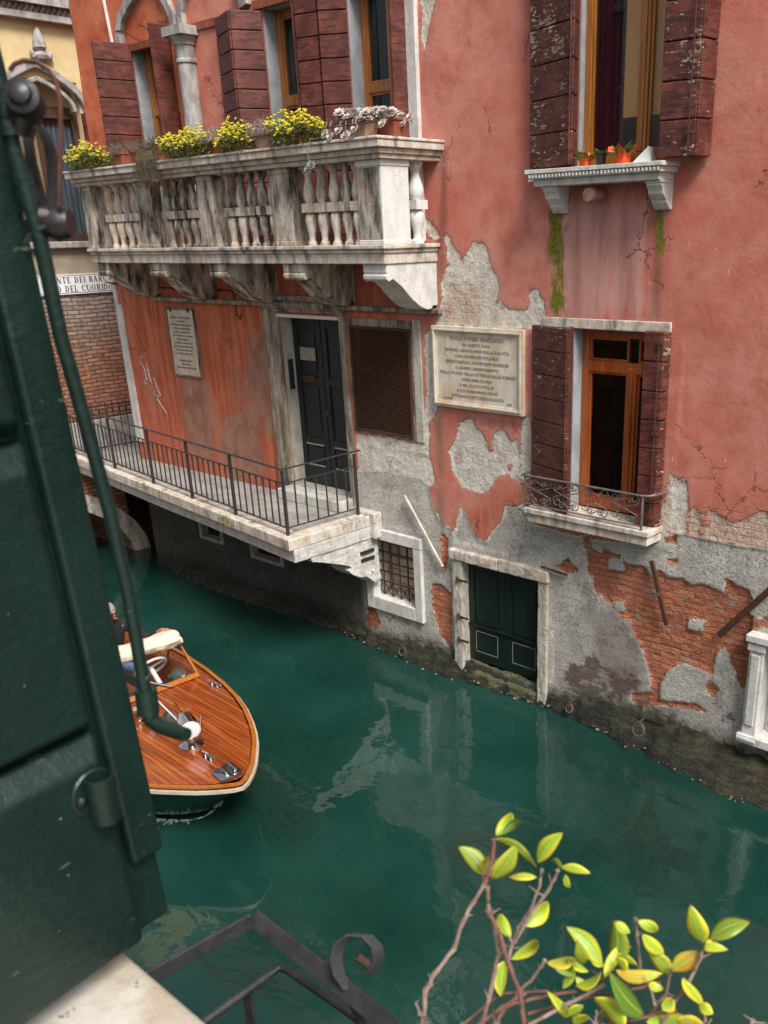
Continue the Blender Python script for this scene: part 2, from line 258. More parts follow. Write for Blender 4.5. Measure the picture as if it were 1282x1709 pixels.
M['succ'] = simple('mauve_grey_succulent', (.66, .57, .53), (.40, .35, .32), 18, .6); M['succ_dark'] = simple('grey_green_succulent', (.16, .17, .16), (.24, .24, .22), 18, .6); M['orange_paper'] = simple('orange_wrapping', (.78, .09, .012), (.62, .06, .01), 10, .5); M['paper'] = simple('white_paper', (.7, .7, .68), (.6, .6, .58), 8, .6); M['plastic'] = simple('black_plastic', (.012, .012, .012), (.02, .02, .02), 8, .4); M['fresh'] = simple('fresh_green_leaf', (.08, .16, .015), (.14, .24, .03), 10, .5)
M['green_paint'] = None; M['hull'] = simple('black_hull_paint', (.006, .012, .012), (.012, .022, .02), 3, .18, .0005, coat=.6); M['chrome'] = simple('chrome', (.75, .76, .78), (.6, .6, .62), 5, .1, .0003, metal=1.); M['varnish'] = mat_wood('varnished_trim', (.30, .085, .015), (.44, .15, .03), 'X', .2, .8); M['rub'] = simple('pale_rubbing_strake', (.55, .45, .36), (.45, .34, .25), 8, .3)
M['canvas'] = simple('cream_canvas', (.66, .60, .46), (.56, .50, .37), 6, .85, .006, 9); M['skin'] = simple('skin', (.50, .25, .17), (.44, .20, .13), 10, .5); M['hair'] = simple('grey_white_hair', (.30, .285, .27), (.18, .17, .165), 40, .8); M['knit'] = simple('black_knit', (.008, .009, .012), (.014, .015, .018), 30, .9); M['denim'] = simple('blue_denim', (.07, .13, .24), (.11, .19, .31), 20, .85); M['hat'] = simple('olive_cap', (.075, .085, .06), (.05, .06, .045), 20, .85); M['white'] = simple('white_enamel', (.75, .76, .76), (.68, .68, .68), 5, .3); M['red_seat'] = simple('red_leather', (.16, .02, .015), (.10, .012, .01), 6, .45)
def mat_green():
    m = NT('glossy_dark_green_paint'); p = m.pos(); a = m.noise(5, 5, .6, p); s = m.noise(1.5, 5, .65, sc=(6, 14, 60))
    c = m.mix(m.step(a, .35, .65), (.003, .014, .0105), (.0055, .020, .015)); sc = m.math('MULTIPLY', m.step(m.noise(9, 7, .75, sc=(1.5, 1.5, 6)), .64, .70), .55); c = m.mix(sc, c, (.16, .18, .14))
    c = m.mix(m.step(m.noise(70, 2, .5, p), .76, .79), c, (.20, .17, .10)); return m.finish(c, .42, m.math('ADD', m.math('MULTIPLY', s, .6), m.noise(60, 3, .6, p)), .0016, spec=.5)
M['green_paint'] = mat_green()
def mat_leaf():
    m = NT('variegated_leaf'); v = m.n('ShaderNodeTexCoord').outputs['UV']; sp = m.n('ShaderNodeSeparateXYZ', {0: v}); p = m.pos()
    e = m.math('ABSOLUTE', m.math('SUBTRACT', sp.outputs[0], .5)); n = m.noise(22, 4, .6, p); n2 = m.noise(9, 2, .5, p)
    c = m.mix(m.step(m.math('ADD', e, m.math('MULTIPLY', m.math('SUBTRACT', n, .5), .55)), .10, .36), (.25, .40, .03), (.58, .53, .03))
    tn = m.attr('tone'); c = m.mix(m.step(tn, .0, .35), (.09, .17, .018), c); c = m.mix(m.math('MULTIPLY', m.step(tn, .72, .95), m.step(n, .35, .6)), c, (.42, .16, .035)); c = m.mix(m.math('MULTIPLY', m.step(m.noise(60, 5, .7, p), .62, .68), .5), c, (.22, .12, .03)); c = m.mix(m.math('SUBTRACT', 1., m.step(e, .0, .03)), c, (.50, .48, .10))
    c = m.mix(m.step(m.math('ADD', sp.outputs[1], m.math('MULTIPLY', n, .1)), .99, 1.04), c, (.3, .08, .03))
    return m.finish(c, .42, n, .002, Subsurface_Weight=.0, Transmission_Weight=0.)
M['leaf'] = mat_leaf(); M['twig'] = simple('grey_brown_twig', (.30, .22, .18), (.16, .10, .08), 60, .8, .002, 120); M['twig_red'] = simple('reddish_twig', (.20, .085, .06), (.12, .05, .04), 60, .7, .001, 120)
# ================================================================ THE RED HOUSE
house = empty('red_house', (-9.5, 0, 0), 'faded red Venetian house with peeling plaster rising straight out of the canal', 'house')
def rect(tl, tr, bl, br, Y=0):
    a, b, c, d = [P(*q, Y) for q in (tl, tr, bl, br)]
    return ((a[0]+c[0])/2, (b[0]+d[0])/2, (c[2]+d[2])/2, (a[2]+b[2])/2)   # x0,x1,z0,z1
BD = rect((772, 937), (899, 967), (778, 1105), (900, 1141)); GW = rect((621, 897), (692, 913), (630, 995), (697, 1013))
LWn = (-6.17, -5.03, CZ-3.06, CZ-.985); UWn = (-6.17, -5.12, CZ+.60, CZ+3.9); DR = (-11.30, -9.99, CZ-3.49, CZ-1.03)
SCR = rect((586, 541), (685, 552), (595, 716), (692, 732))
x_ = lambda q, Y=0: P(q[0], q[1], Y)[0]
W1 = (x_((230, 160)), x_((292, 120)), CZ-.05, P(236, 68)[2]-.02); W2 = (x_((441, 60)), x_((520, 60)), CZ-.05, CZ+2.66); W3 = (x_((582, 60)), x_((681, 60)), CZ-.05, CZ+2.66)
RW = (P(1277, 1130)[0], P(1277, 1130)[0]+.9, P(1260, 1222)[2], P(1260, 1050)[2]-.1)
LB1 = rect((335, 862), (368, 878), (338, 890), (370, 905)); LB2 = rect((420, 895), (468, 915), (424, 925), (470, 940))
OPEN = [BD, GW, LWn, UWn, DR, SCR, W1, W2, W3, RW, LB1, LB2]
XL, XR, ZB, ZT = -15.75, -1.6, -.7, CZ+4.3
def grid(a, b, st, extra):
    g = list(np.arange(a, b, st))+[b]
    for e in extra:
        if a < e < b: g.append(e)
    g = sorted(g); o = [g[0]]
    for v in g[1:]:
        if v-o[-1] > .004: o.append(v)
        elif v in extra: o[-1] = v
    return np.array(o)
gx = grid(XL, XR, .026, [v for r in OPEN for v in r[:2]]); gz = grid(ZB, ZT, .026, [v for r in OPEN for v in r[2:]])
XX, ZZ = np.meshgrid(gx, gz); N = XX.size; X1, Z1 = XX.ravel(), ZZ.ravel()
def sdf(poly, z=X1, w=Z1):      # positive inside
    pts = np.array([(lambda q: (q[0], q[2]))(P(*p)) for p in poly]); out = np.full(N, -.4)
    b0, b1 = pts.min(0)-.35, pts.max(0)+.35; idx = np.where((X1 > b0[0]) & (X1 < b1[0]) & (Z1 > b0[1]) & (Z1 < b1[1]))[0]
    if len(idx) == 0: return out
    x, y = X1[idx], Z1[idx]; d = np.full(len(idx), 9.); ins = np.zeros(len(idx), bool); n = len(pts)
    for i in range(n):
        (ax, ay), (bx, by) = pts[i], pts[(i+1) % n]; ex, ey = bx-ax, by-ay
        t = np.clip(((x-ax)*ex+(y-ay)*ey)/(ex*ex+ey*ey+1e-9), 0, 1); d = np.minimum(d, np.hypot(x-ax-t*ex, y-ay-t*ey))
        c = ((ay > y) != (by > y)); 
        if abs(by-ay) > 1e-9: ins ^= c & (x < ex*(y-ay)/(by-ay)+ax)
    out[idx] = np.where(ins, d, -d); return out
def union(polys):
    o = np.full(N, -.4)
    for p in polys: o = np.maximum(o, sdf(p))
    return o
def c1(l, s=3.19, ox=880, oy=860): return [(ox+a/s, oy+b/s) for a, b in l]
CREAM = [[(742,395),(748,392),(754,405),(770,432),(778,425),(790,405),(806,403),(812,415),(818,440),(832,468),(834,485),(828,505),(838,500),(850,515),(872,517),(884,512),(884,485),(896,483),(908,500),(912,545),(885,550),(850,549),(727,543),(733,520),(738,495),(734,470),(748,440)],
 [(768,703),(786,697),(796,716),(806,722),(812,740),(816,752),(822,752),(822,728),(834,716),(846,722),(850,735),(862,735),(868,770),(872,800),(862,806),(850,790),(832,795),(812,822),(800,822),(772,816),(755,790),(752,768),(747,750),(760,735)],
 [(700,-5),(729,-5),(721,22),(716,50),(710,84),(704,62),(705,27)], [(708,363),(722,372),(734,396),(724,402),(712,390)], [(744,388),(752,396),(753,415),(758,425),(750,428),(745,412)],
 [(1118,792),(1126,800),(1141,800),(1147,815),(1150,860),(1146,892),(1118,888),(1098,886),(1100,850),(1112,838)],
 [(1145,868),(1158,845),(1170,862),(1186,850),(1196,856),(1216,872),(1240,868),(1270,853),(1290,860),(1290,918),(1230,910),(1150,893)],
 [(1070,1140),(1076,1150),(1070,1160),(1062,1150)], [(848,850),(875,838),(884,850),(868,862),(852,866)], [(594,724),(640,728),(696,740),(712,660),(708,560),(722,545),(732,560),(728,640),(730,690),(716,705),(716,760),(726,800),(720,812),(660,795),(600,790)],
 [(872,700),(884,690),(890,760),(884,800),(870,800),(868,760)]]
GREY = [[(598,786),(640,788),(700,800),(712,808),(722,850),(740,884),(748,880),(756,900),(764,878),(770,852),(778,866),(788,890),(796,902),(812,908),(826,884),(838,872),(846,850),(868,848),(878,858),(890,878),(985,905),(1083,910),(1100,888),(1150,895),(1230,912),(1300,920),(1300,1420),(1000,1300),(745,1150),(590,1090),(592,900)],
 [(600,1160),(590,960),(470,915),(330,850),(200,800),(120,1010)]]
BRICK = [c1([(290,110),(330,112),(350,190),(400,200),(400,170),(440,195),(495,210),(495,235),(470,232),(520,248),(545,262),(620,268),(655,330),(700,292),(760,330),(830,335),(860,372),(930,362),(1010,400),(1045,415),(1055,335),(1100,370),(1180,398),(1192,470),(1160,520),(1230,560),(1290,540),(1290,590),(1230,600),(1205,650),(1200,750),(1150,745),(1090,722),(1010,715),(1000,760),(985,860),(950,838),(850,790),(745,825),(708,900),(700,985),(890,1005),(960,1050),(700,1012),(640,1020),(580,1050),(545,945),(665,945),(650,870),(620,770),(610,700),(565,640),(545,570),(490,535),(440,470),(400,440),(370,420),(345,340),(320,300),(315,220)]),
 c1([(560,1075),(640,1095),(720,1120),(830,1160),(950,1200),(1040,1240),(1030,1215),(1150,1240),(1150,1320),(1020,1290),(800,1200),(640,1150)]),
 [(718,972),(735,975),(752,990),(754,1092),(738,1066),(728,1040),(722,1010)], c1([(155,270),(200,240),(215,225),(235,262),(275,280),(262,312),(190,300)]), c1([(745,238),(800,238),(800,262),(755,262)]), [(612,1015),(624,1012),(634,1040),(625,1055),(612,1045)], [(1068,1080),(1080,1060),(1090,1075),(1078,1100)],
 c1([(945,900),(985,895),(1020,930),(990,970),(950,950)]), c1([(1000,30),(735,110),(790,110),(790,155),(730,150)][1:]), [(1210,1085),(1240,1080),(1262,1060),(1258,1140),(1235,1150)], [(735,888),(748,900),(744,960),(735,930)]]
HOLES = [c1([(425,228),(510,235),(520,300),(430,285)]), c1([(855,550),(940,565),(935,630),(850,605)]), c1([(445,450),(520,455),(510,520),(470,510)]), c1([(1000,810),(1060,820),(1060,880),(1000,870)])]
brick = union(BRICK)
for h in HOLES: brick = np.minimum(brick, -sdf(h))
grey = union(GREY); grey = np.minimum(grey, -sdf([(900,1180),(905,1250),(760,1200)]) + 0*grey)
cream = union(CREAM); cream = np.maximum(cream, np.minimum(union(HOLES), .2))
for h in [[(1168,862),(1182,862),(1184,876),(1172,878)], [(1165,884),(1178,884),(1176,896),(1166,893)], [(848,776),(856,775),(854,786),(847,785)], [(840,500),(848,508),(842,512),(836,506)]]: cream = np.minimum(cream, -sdf(h))
def soft(poly, w): return np.clip(sdf(poly)/w+.5, 0, 1)
sst = lambda x, a, b: (lambda t: t*t*(3-2*t))(np.clip((x-a)/(b-a), 0, 1))
orange = 1-sst(X1, -13.6, -11.9); orange = np.maximum(orange, (1-sst(Z1, CZ-.35, CZ-.15))*(1-sst(X1, -9.9, -9.5)))
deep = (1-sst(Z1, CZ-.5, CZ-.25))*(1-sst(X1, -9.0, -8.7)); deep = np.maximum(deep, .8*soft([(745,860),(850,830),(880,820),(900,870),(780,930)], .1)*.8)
wear = np.zeros(N)
for q, w, k in [([(300,620),(345,630),(360,700),(358,775),(318,760),(300,690)], .35, 1.0), ([(368,690),(430,670),(448,800),(395,810),(365,760)], .35, .95), ([(418,550),(450,550),(462,740),(436,720),(405,640)], .3, 1.0), ([(280,500),(330,500),(300,560),(262,600)], .3, .55), ([(720,690),(742,690),(745,880),(728,880)], .12, .75), ([(230,600),(262,600),(270,680),(240,680)], .3, .5), ([(735,580),(750,400),(735,380),(720,420)], .1, .3), ([(380,610),(420,610),(420,700),(385,690)], .3, .6)]: wear = np.maximum(wear, k*soft(q, w))
stain = np.zeros(N)
for q, w, k in [([(735,240),(752,240),(748,440),(735,520),(727,400)], .12, .85), ([(905,330),(945,330),(935,420),(915,420)], .25, .65), ([(1080,320),(1112,320),(1105,540),(1085,540)], .12, .8), ([(760,690),(880,700),(885,720),(750,715)], .1, .7), ([(1040,960),(1075,990),(1082,1130),(940,1160),(930,1120),(1030,1100)], .2, .2), ([(950,290),(1090,290),(1090,350),(950,350)], .2, .55), ([(885,905),(900,905),(900,950),(893,960)], .06, .6), ([(1075,905),(1095,900),(1090,930)], .06, .7)]: stain = np.maximum(stain, k*soft(q, w))
pale = soft([(925,325),(1100,322),(1096,536),(925,538)], .42)
moss = np.maximum.reduce([soft([(910,346),(942,346),(944,525),(920,525)], .16), soft([(1090,330),(1112,330),(1110,410),(1096,490)], .13), .9*soft([(1086,890),(1098,890),(1092,915)], .06)])
bruise = np.maximum.reduce([soft([(940,1110),(985,1085),(1060,1135),(1075,1150),(1040,1175),(960,1170),(925,1140)], .25), soft([(1098,1185),(1135,1190),(1125,1210),(1100,1200)], .12), soft([(1190,1190),(1225,1180),(1235,1210),(1200,1215)], .15), .7*soft([(915,1160),(1060,1230),(900,1200)], .2)])
dgrey = np.clip(soft([(980,1020),(1030,1020),(1075,1075),(1078,1150),(1010,1150),(990,1080)], .25), 0, 1)*.95
brickf = soft([(1140,850),(1290,850),(1290,925),(1140,900)], .06)+.7*soft([(745,480),(800,480),(800,545),(735,545)], .2)+.6*soft([(1100,810),(1118,830),(1112,890),(1095,890)], .1)
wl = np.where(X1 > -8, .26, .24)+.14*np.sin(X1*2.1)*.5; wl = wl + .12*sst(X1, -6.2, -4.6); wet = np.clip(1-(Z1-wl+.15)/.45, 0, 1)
under = (1-sst(X1, -10.1, -9.6))*(1-sst(Z1, 1.75, 1.95)); walkway_shade = under*(.62+.25*np.clip((1.4-Z1)/1.2, 0, 1))  # deep shade under the walkway, put into the wall colour as dark brown
Y1 = np.zeros(N); r_in = lambda d, a: np.clip((d+.01)/.03, 0, 1)*a
Y1 = np.maximum.reduce([r_in(cream, .010), r_in(grey, .014), r_in(brick, .032)])
nz = np.array([mnoise.noise(Vector((x*1.3, z*1.3, 3.))) for x, z in zip(X1[::1], Z1[::1])]) if False else (np.sin(X1*1.7+Z1*.9)+np.sin(X1*.8-Z1*2.1+1)+.5*np.sin(X1*4.1+Z1*3.3))*.006
Y1 += nz
for (a, b, c, d) in OPEN:     # keep the wall flush around frames
    near = (X1 > a-.22) & (X1 < b+.22) & (Z1 > c-.22) & (Z1 < d+.22); Y1[near] = np.minimum(Y1[near], .004)
me = bpy.data.meshes.new('wall'); nx, nzz = len(gx), len(gz)
ii, jj = np.meshgrid(np.arange(nx-1), np.arange(nzz-1)); cx = (gx[:-1]+gx[1:])/2; cz = (gz[:-1]+gz[1:])/2; CX, CZc = np.meshgrid(cx, cz)
keep = np.ones(CX.shape, bool)
for (a, b, c, d) in OPEN: keep &= ~((CX > a) & (CX < b) & (CZc > c) & (CZc < d))
i, j = ii[keep], jj[keep]; q = np.stack([j*nx+i, j*nx+i+1, (j+1)*nx+i+1, (j+1)*nx+i], 1)
me.vertices.add(N); me.vertices.foreach_set('co', np.stack([X1, Y1, Z1], 1).ravel().astype(np.float32))
me.loops.add(q.size); me.loops.foreach_set('vertex_index', q.ravel().astype(np.int32)); me.polygons.add(len(q)); me.polygons.foreach_set('loop_start', (np.arange(len(q))*4).astype(np.int32))
me.update(calc_edges=True); me.validate(); me.shade_smooth()
for nm, ar in dict(orange=orange, deep=deep, wear=wear, stain=stain, pale=pale, moss=moss, bruise=bruise, walkway_shade=walkway_shade, darkgrey=dgrey, brickfaint=brickf, wet=wet, cream=cream, grey=grey, brick=brick).items():
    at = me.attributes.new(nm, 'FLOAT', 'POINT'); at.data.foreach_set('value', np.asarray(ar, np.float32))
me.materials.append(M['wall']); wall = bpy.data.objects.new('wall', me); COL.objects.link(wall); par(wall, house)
def plain_attr_wall(mb, name, parent):    # returns and side walls in the same plaster
    o = mb.build(name, M['wall'], parent)
    at = o.data.attributes.new('orange', 'FLOAT', 'POINT'); at.data.foreach_set('value', np.ones(len(o.data.vertices), np.float32))
    for nm in ('cream', 'grey', 'brick'):
        at = o.data.attributes.new(nm, 'FLOAT', 'POINT'); at.data.foreach_set('value', np.full(len(o.data.vertices), -.4, np.float32))
    return o
b = MB().box(XL, XL+.3, .02, 6, ZB, ZT); b.box(XL, XR, 5.9, 6, ZB, ZT); b.box(XR-.3, XR, .02, 6, ZB, ZT); plain_attr_wall(b, 'side_wall', house)
def reveal(r, depth, mat, name='reveal', y0=.0):    # lining of an opening: four thin slabs
    x0, x1, z0, z1 = r; t = .05
    return MB().box(x0-t, x0, y0+.012, depth, z0-t, z1+t).box(x1, x1+t, y0+.012, depth, z0-t, z1+t).box(x0, x1, y0+.013, depth-.001, z1, z1+t).box(x0, x1, y0+.013, depth-.001, z0-t, z0)
def room(r, depth, mat, par_, back=None):
    x0, x1, z0, z1 = r; e = .3
    o = MB().box(x0-e, x1+e, depth+1.3, depth+1.35, z0-e, z1+e).box(x0-e-.05, x0-e, depth+.1, depth+1.35, z0-e, z1+e).box(x1+e, x1+e+.05, depth+.1, depth+1.35, z0-e, z1+e).box(x0-e, x1+e, depth+.1, depth+1.3, z1+e, z1+e+.05).box(x0-e, x1+e, depth+.1, depth+1.3, z0-e-.05, z0-e)
    o.box(x0-e-.05, x0-.01, depth+.04, depth+.1, z0-e, z1+e).box(x1+.01, x1+e+.05, depth+.04, depth+.1, z0-e, z1+e).box(x0-.01, x1+.01, depth+.04, depth+.1, z1+.01, z1+e).box(x0-.01, x1+.01, depth+.04, depth+.1, z0-e, z0-.01)
    return o.build('room_lining', mat, par_)
# ---- stone frames round an opening, butted at the corners
def surround(r, w, proud, depth, mat, name, parent, wt=None, wb=None, bev=.008, jag=0.):
    x0, x1, z0, z1 = r; wt = w if wt is None else wt; wb = w if wb is None else wb; y0 = -proud
    b = MB().box(x0-w, x0, y0, depth, z0-wb, z1).box(x1, x1+w, y0, depth, z0-wb, z1)
    if wt: b.box(x0-w-.01, x1+w+.01, y0-.004, depth, z1+.001, z1+wt)
    if wb: b.box(x0+.001, x1-.001, y0-.002, depth, z0-wb, z0)
    return b.build(name, mat, parent, bevel=bev)
def casement(r, y, mat, parent, mull=None, transom=None, fr=.075, leaf=.06, curtain=None, ccol=None, cx=(0, 1), short=False):
    """a glazed wooden window: frame (mesh) > pane; mull / transom as fractions"""
    x0, x1, z0, z1 = r; b = MB(); d = .07
    b.box(x0, x0+fr, y, y+d, z0, z1).box(x1-fr, x1, y, y+d, z0, z1).box(x0+fr, x1-fr, y+.001, y+d, z1-fr, z1).box(x0+fr, x1-fr, y+.001, y+d, z0, z0+fr*1.4)
    xs = [x0+fr, x1-fr] if not mull else [x0+fr]+sorted(sum([[x0+(x1-x0)*m-fr*.62, x0+(x1-x0)*m+fr*.62] for m in mull], []))+[x1-fr]
    zmt = z0+(z1-z0)*transom[0] if short else z1-fr
    if mull:
        for m in mull: X = x0+(x1-x0)*m; b.box(X-fr*.62, X+fr*.62, y-.012, y+d, z0+fr*1.4, zmt); b.box(X-fr*.2, X+fr*.2, y-.03, y-.0121, z0+fr*1.4, zmt)
    zs = [z0+fr*1.4, z1-fr]
    if transom:
        for t in transom: Z = z0+(z1-z0)*t; b.box(x0+fr, x1-fr, y-.006, y+d, Z-fr*.6, Z+fr*.6); zs = sorted(zs+[Z-fr*.6, Z+fr*.6])
    for i in range(0, len(xs), 2):       # inner stile mouldings
        for j in range(0, len(zs), 2):
            a, c, e, g = xs[i], xs[i+1], zs[j], zs[j+1]; k = leaf*.45
            b.box(a, a+k, y+.012, y+d-.01, e, g).box(c-k, c, y+.012, y+d-.01, e, g).box(a+k, c-k, y+.0125, y+d-.01, e, e+k).box(a+k, c-k, y+.0125, y+d-.01, g-k, g)
    w = b.build('window', mat, parent, bevel=.006)
    MB().box(x0+fr*.5, x1-fr*.5, y+.035, y+.04, z0+fr*.5, z1-fr*.5).build('pane', M['glass'], w)
    if curtain:
        a, c = x0+(x1-x0)*cx[0], x0+(x1-x0)*cx[1]; vs = []; n = 60
        for k in range(n+1):
            X = a+(c-a)*k/n; yy = y+.16+.022*math.sin(k*1.15)+.01*math.sin(k*2.7); vs += [(X, yy, z0), (X, yy, z1), (X, yy+.004, z0), (X, yy+.004, z1)]
        m = MB(); m.add(vs, [(4*k, 4*k+4, 4*k+5, 4*k+1) for k in range(n)]+[(4*k+2, 4*k+3, 4*k+7, 4*k+6) for k in range(n)]); m.build('curtain', curtain, w, smooth=True)
    return w
def leafboards(a, b, z0, z1, parent, th=.045, nb=8, flake=.0, name='shutter', side=1, strap=None):
    """shutter leaf of wide horizontal boards between plan points a and b; side = which way the face looks"""
    A, B = Vector((a[0], a[1], 0)), Vector((b[0], b[1], 0)); L = (B-A).length; u = (B-A)/L; nrm = Vector((u.y, -u.x, 0))*side
    m = MB(); h = (z1-z0)/nb; t1 = th*.55
    m.obox(A+Vector((0, 0, z0))-nrm*t1, u*L, nrm*-(th-t1), Vector((0, 0, z1-z0)))
    for k in range(nb):
        zz = z0+k*h; g = .006; o = A+u*.004+Vector((0, 0, zz+g)); 
        m.obox(o-nrm*(t1-.0005), u*(L-.008), nrm*t1, Vector((0, 0, h-2*g)))
    o = m.build(name, M['shutter'], parent, bevel=.007); at = o.data.attributes.new('flake', 'FLOAT', 'POINT'); at.data.foreach_set('value', np.full(len(o.data.vertices), flake, np.float32))
    if strap:      # long iron rod on the face
        s = MB(); X0 = A+u*L*strap
        s.tube([X0+nrm*.03+Vector((0, 0, z0+.05)), X0+nrm*.03+Vector((0, 0, z1-.05))], .008, 6)
        for f in (.06, .5, .94): s.obox(X0-u*.03+Vector((0, 0, z0+(z1-z0)*f))+nrm*.001, u*.06, nrm*.035, Vector((0, 0, .03)))
        s.build('shutter_rod', M['rust'], o)
    return o
# ---- upper right window
b = reveal(UWn, .24, None); b.build('reveal', M['jamb'], house)
w = casement(UWn, .09, M['frame'], house, mull=[.66], fr=.075, curtain=M['maroon'], cx=(.05, .36))
MB().box(UWn[0]+.42, UWn[1]-.02, 0.165, .175, CZ+1.02, CZ+3.8).build('reflection_panel', M['orange_reflection'], w)  # orange panel added behind the glass, standing in for a reflected sunlit building
room(UWn, .24, M['orange_reflection'], w)  # lining takes the same reflection orange
leafboards((-6.03, -.30), (-6.17, -.015), CZ+.605, CZ+3.7, house, nb=10, flake=.12, side=1)
leafboards((-6.72, -.10), (-6.06, -.31), CZ+.605, CZ+3.7, house, nb=10, flake=.34, side=1)
leafboards((-5.06, -.30), (-4.70, -.26), CZ+.60, CZ+3.7, house, nb=10, flake=.32, side=1, strap=.84)
leafboards((-4.69, -.26), (-4.66, -.02), CZ+.60, CZ+3.7, house, nb=10, flake=.2, side=1)
# ---- carved sill under the upper right window: moulded shelf, dentils, two brackets
sl_ = MB(); x0, x1, zt = -6.60, -4.98, CZ+.583
xa, xb = x0, x1
for (y, za, zb, ins) in ((-.34, -.04, 0, 0), (-.315, -.09, -.0405, .03), (-.27, -.155, -.0905, .07)): sl_.box(x0+ins, x1-ins, y, .02, zt+za, zt+zb)
sl_.box(-6.72+.0, x0, -.12, .02, zt-.10, zt-.001)
k = x0+.05
while k < x1-.05: sl_.box(k, k+.022, -.337, -.3152, zt-.080, zt-.048); k += .042
sill = sl_.build('window_sill', M['stone_clean'], house, bevel=.005)
for xc in (-6.36, -5.13):
    b = MB(); w_ = .085; pr = [(.01, -.1555), (-.22, -.1555), (-.225, -.20), (-.20, -.225), (-.185, -.25), (-.18, -.275), (-.14, -.31), (-.11, -.33), (-.105, -.35), (-.055, -.40), (-.03, -.415), (.01, -.415)]
    b.prism([(xc-w_, y, zt+z) for y, z in pr], (w_*2, 0, 0)); b.box(xc-w_-.012, xc+w_+.012, -.235, 0, zt-.18, zt-.1557); b.build('bracket', M['stone_clean'], sill, bevel=.008)
b = MB(); b.lathe([(.06, 0), (.066, .02), (.066, .22), (.06, .24)], (-5.86, -.02, zt-.245), 20, (0, -1, -.05)); b.build('drain_stub', M['terra_grey'], sill, smooth=True)
# potted plants on that sill
def leaf_fan(mb, c, n, L, wd, up=.8, rs=None):
    rs = rs or random
    for _ in range(n):
        a = rs.uniform(0, 6.28); e = rs.uniform(.3, 1.0)*up; d = Vector((math.cos(a)*math.cos(e), math.sin(a)*math.cos(e), math.sin(e))); s = d.cross(Vector((0, 0, 1))).normalized()*wd
        l = L*rs.uniform(.6, 1.1); c0 = Vector(c); m = c0+d*l*.55+Vector((0, 0, l*.1)); t_ = c0+d*l
        mb.add([c0, m+s, t_, m-s, m+Vector((0, 0, -.004))], [(0, 1, 2), (0, 2, 3), (0, 4, 1), (0, 3, 4), (4, 2, 1), (4, 3, 2)])
def wrapped(x, y, z, s, label, tilt=0):
    t = empty('potted_plant', (x, y, z), label, 'potted plant', 'wrapped plants on the carved sill'); b = MB(); n = 18; vs = []
    for k, (r, h) in enumerate(((.045, 0), (.05, .05), (.085, .10))):
        for i in range(n): a = i*6.283/n; rr = r*s*(1+(.28*math.sin(a*5+k)+.15*math.sin(a*9) if k == 2 else .06*math.sin(a*5))); vs.append((x+rr*math.cos(a)*1.25, y+rr*math.sin(a), z+.004+h*s*(1+(.35*math.sin(a*4+1) if k == 2 else 0))))
    b.add(vs, [(k*n+i, k*n+(i+1) % n, (k+1)*n+(i+1) % n, (k+1)*n+i) for k in range(2) for i in range(n)]+[tuple(range(n))[::-1]]); b.build('wrapper', M['orange_paper'], t)
    b = MB(); leaf_fan(b, (x, y, z+.05), 34, .16*s, .018*s); b.build('foliage', M['fresh'], t); return t
wrapped(-5.94, -.20, zt, 1.0, 'small green plant in orange paper at the left of the carved window sill')
wrapped(-5.50, -.20, zt, 1.25, 'larger green plant in orange paper right of the black pot on the carved sill')
t = empty('potted_plant', (-5.75, -.2, zt), 'tiny pale green plant in a black plastic pot between two orange wrapped plants', 'potted plant')
MB().lathe([(.04, .003), (.055, .09), (.06, .095)], (-5.75, -.2, zt), 16).build('pot', M['plastic'], t, smooth=True); b = MB(); leaf_fan(b, (-5.75, -.2, zt+.08), 40, .11, .022); b.build('foliage', M['fresh'], t)
b = MB(); b.add([(-5.36, -.25, zt+.004), (-5.16, -.25, zt+.004), (-5.17, -.12, zt+.004), (-5.35, -.12, zt+.004), (-5.22, -.2, zt+.14), (-5.20, -.16, zt+.13)], [(0, 1, 4), (1, 2, 5, 4), (2, 3, 5), (3, 0, 4, 5), (3, 2, 1, 0)])
tag(b.build('paper_bag', M['paper']), 'crumpled white paper at the right end of the carved window sill', 'paper')
# solid black lantern added behind the upper right pane for a reflected street lantern
lt = empty('lantern', (-5.60, .62, CZ+1.5), 'black iron hexagonal lantern modelled behind the upper right window in place of a reflection', 'lantern')
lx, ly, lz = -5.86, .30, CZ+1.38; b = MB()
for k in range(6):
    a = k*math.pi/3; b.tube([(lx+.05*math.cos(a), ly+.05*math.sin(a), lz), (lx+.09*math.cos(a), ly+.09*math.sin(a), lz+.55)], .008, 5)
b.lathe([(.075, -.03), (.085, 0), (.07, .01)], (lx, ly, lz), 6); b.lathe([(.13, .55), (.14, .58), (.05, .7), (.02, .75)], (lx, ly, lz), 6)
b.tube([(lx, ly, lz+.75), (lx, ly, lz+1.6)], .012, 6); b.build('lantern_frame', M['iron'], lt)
MB().lathe([(.05, -.12), (.055, -.06), (.02, -.03)], (lx, ly, lz), 12).build('lamp_base', M['white'], lt)
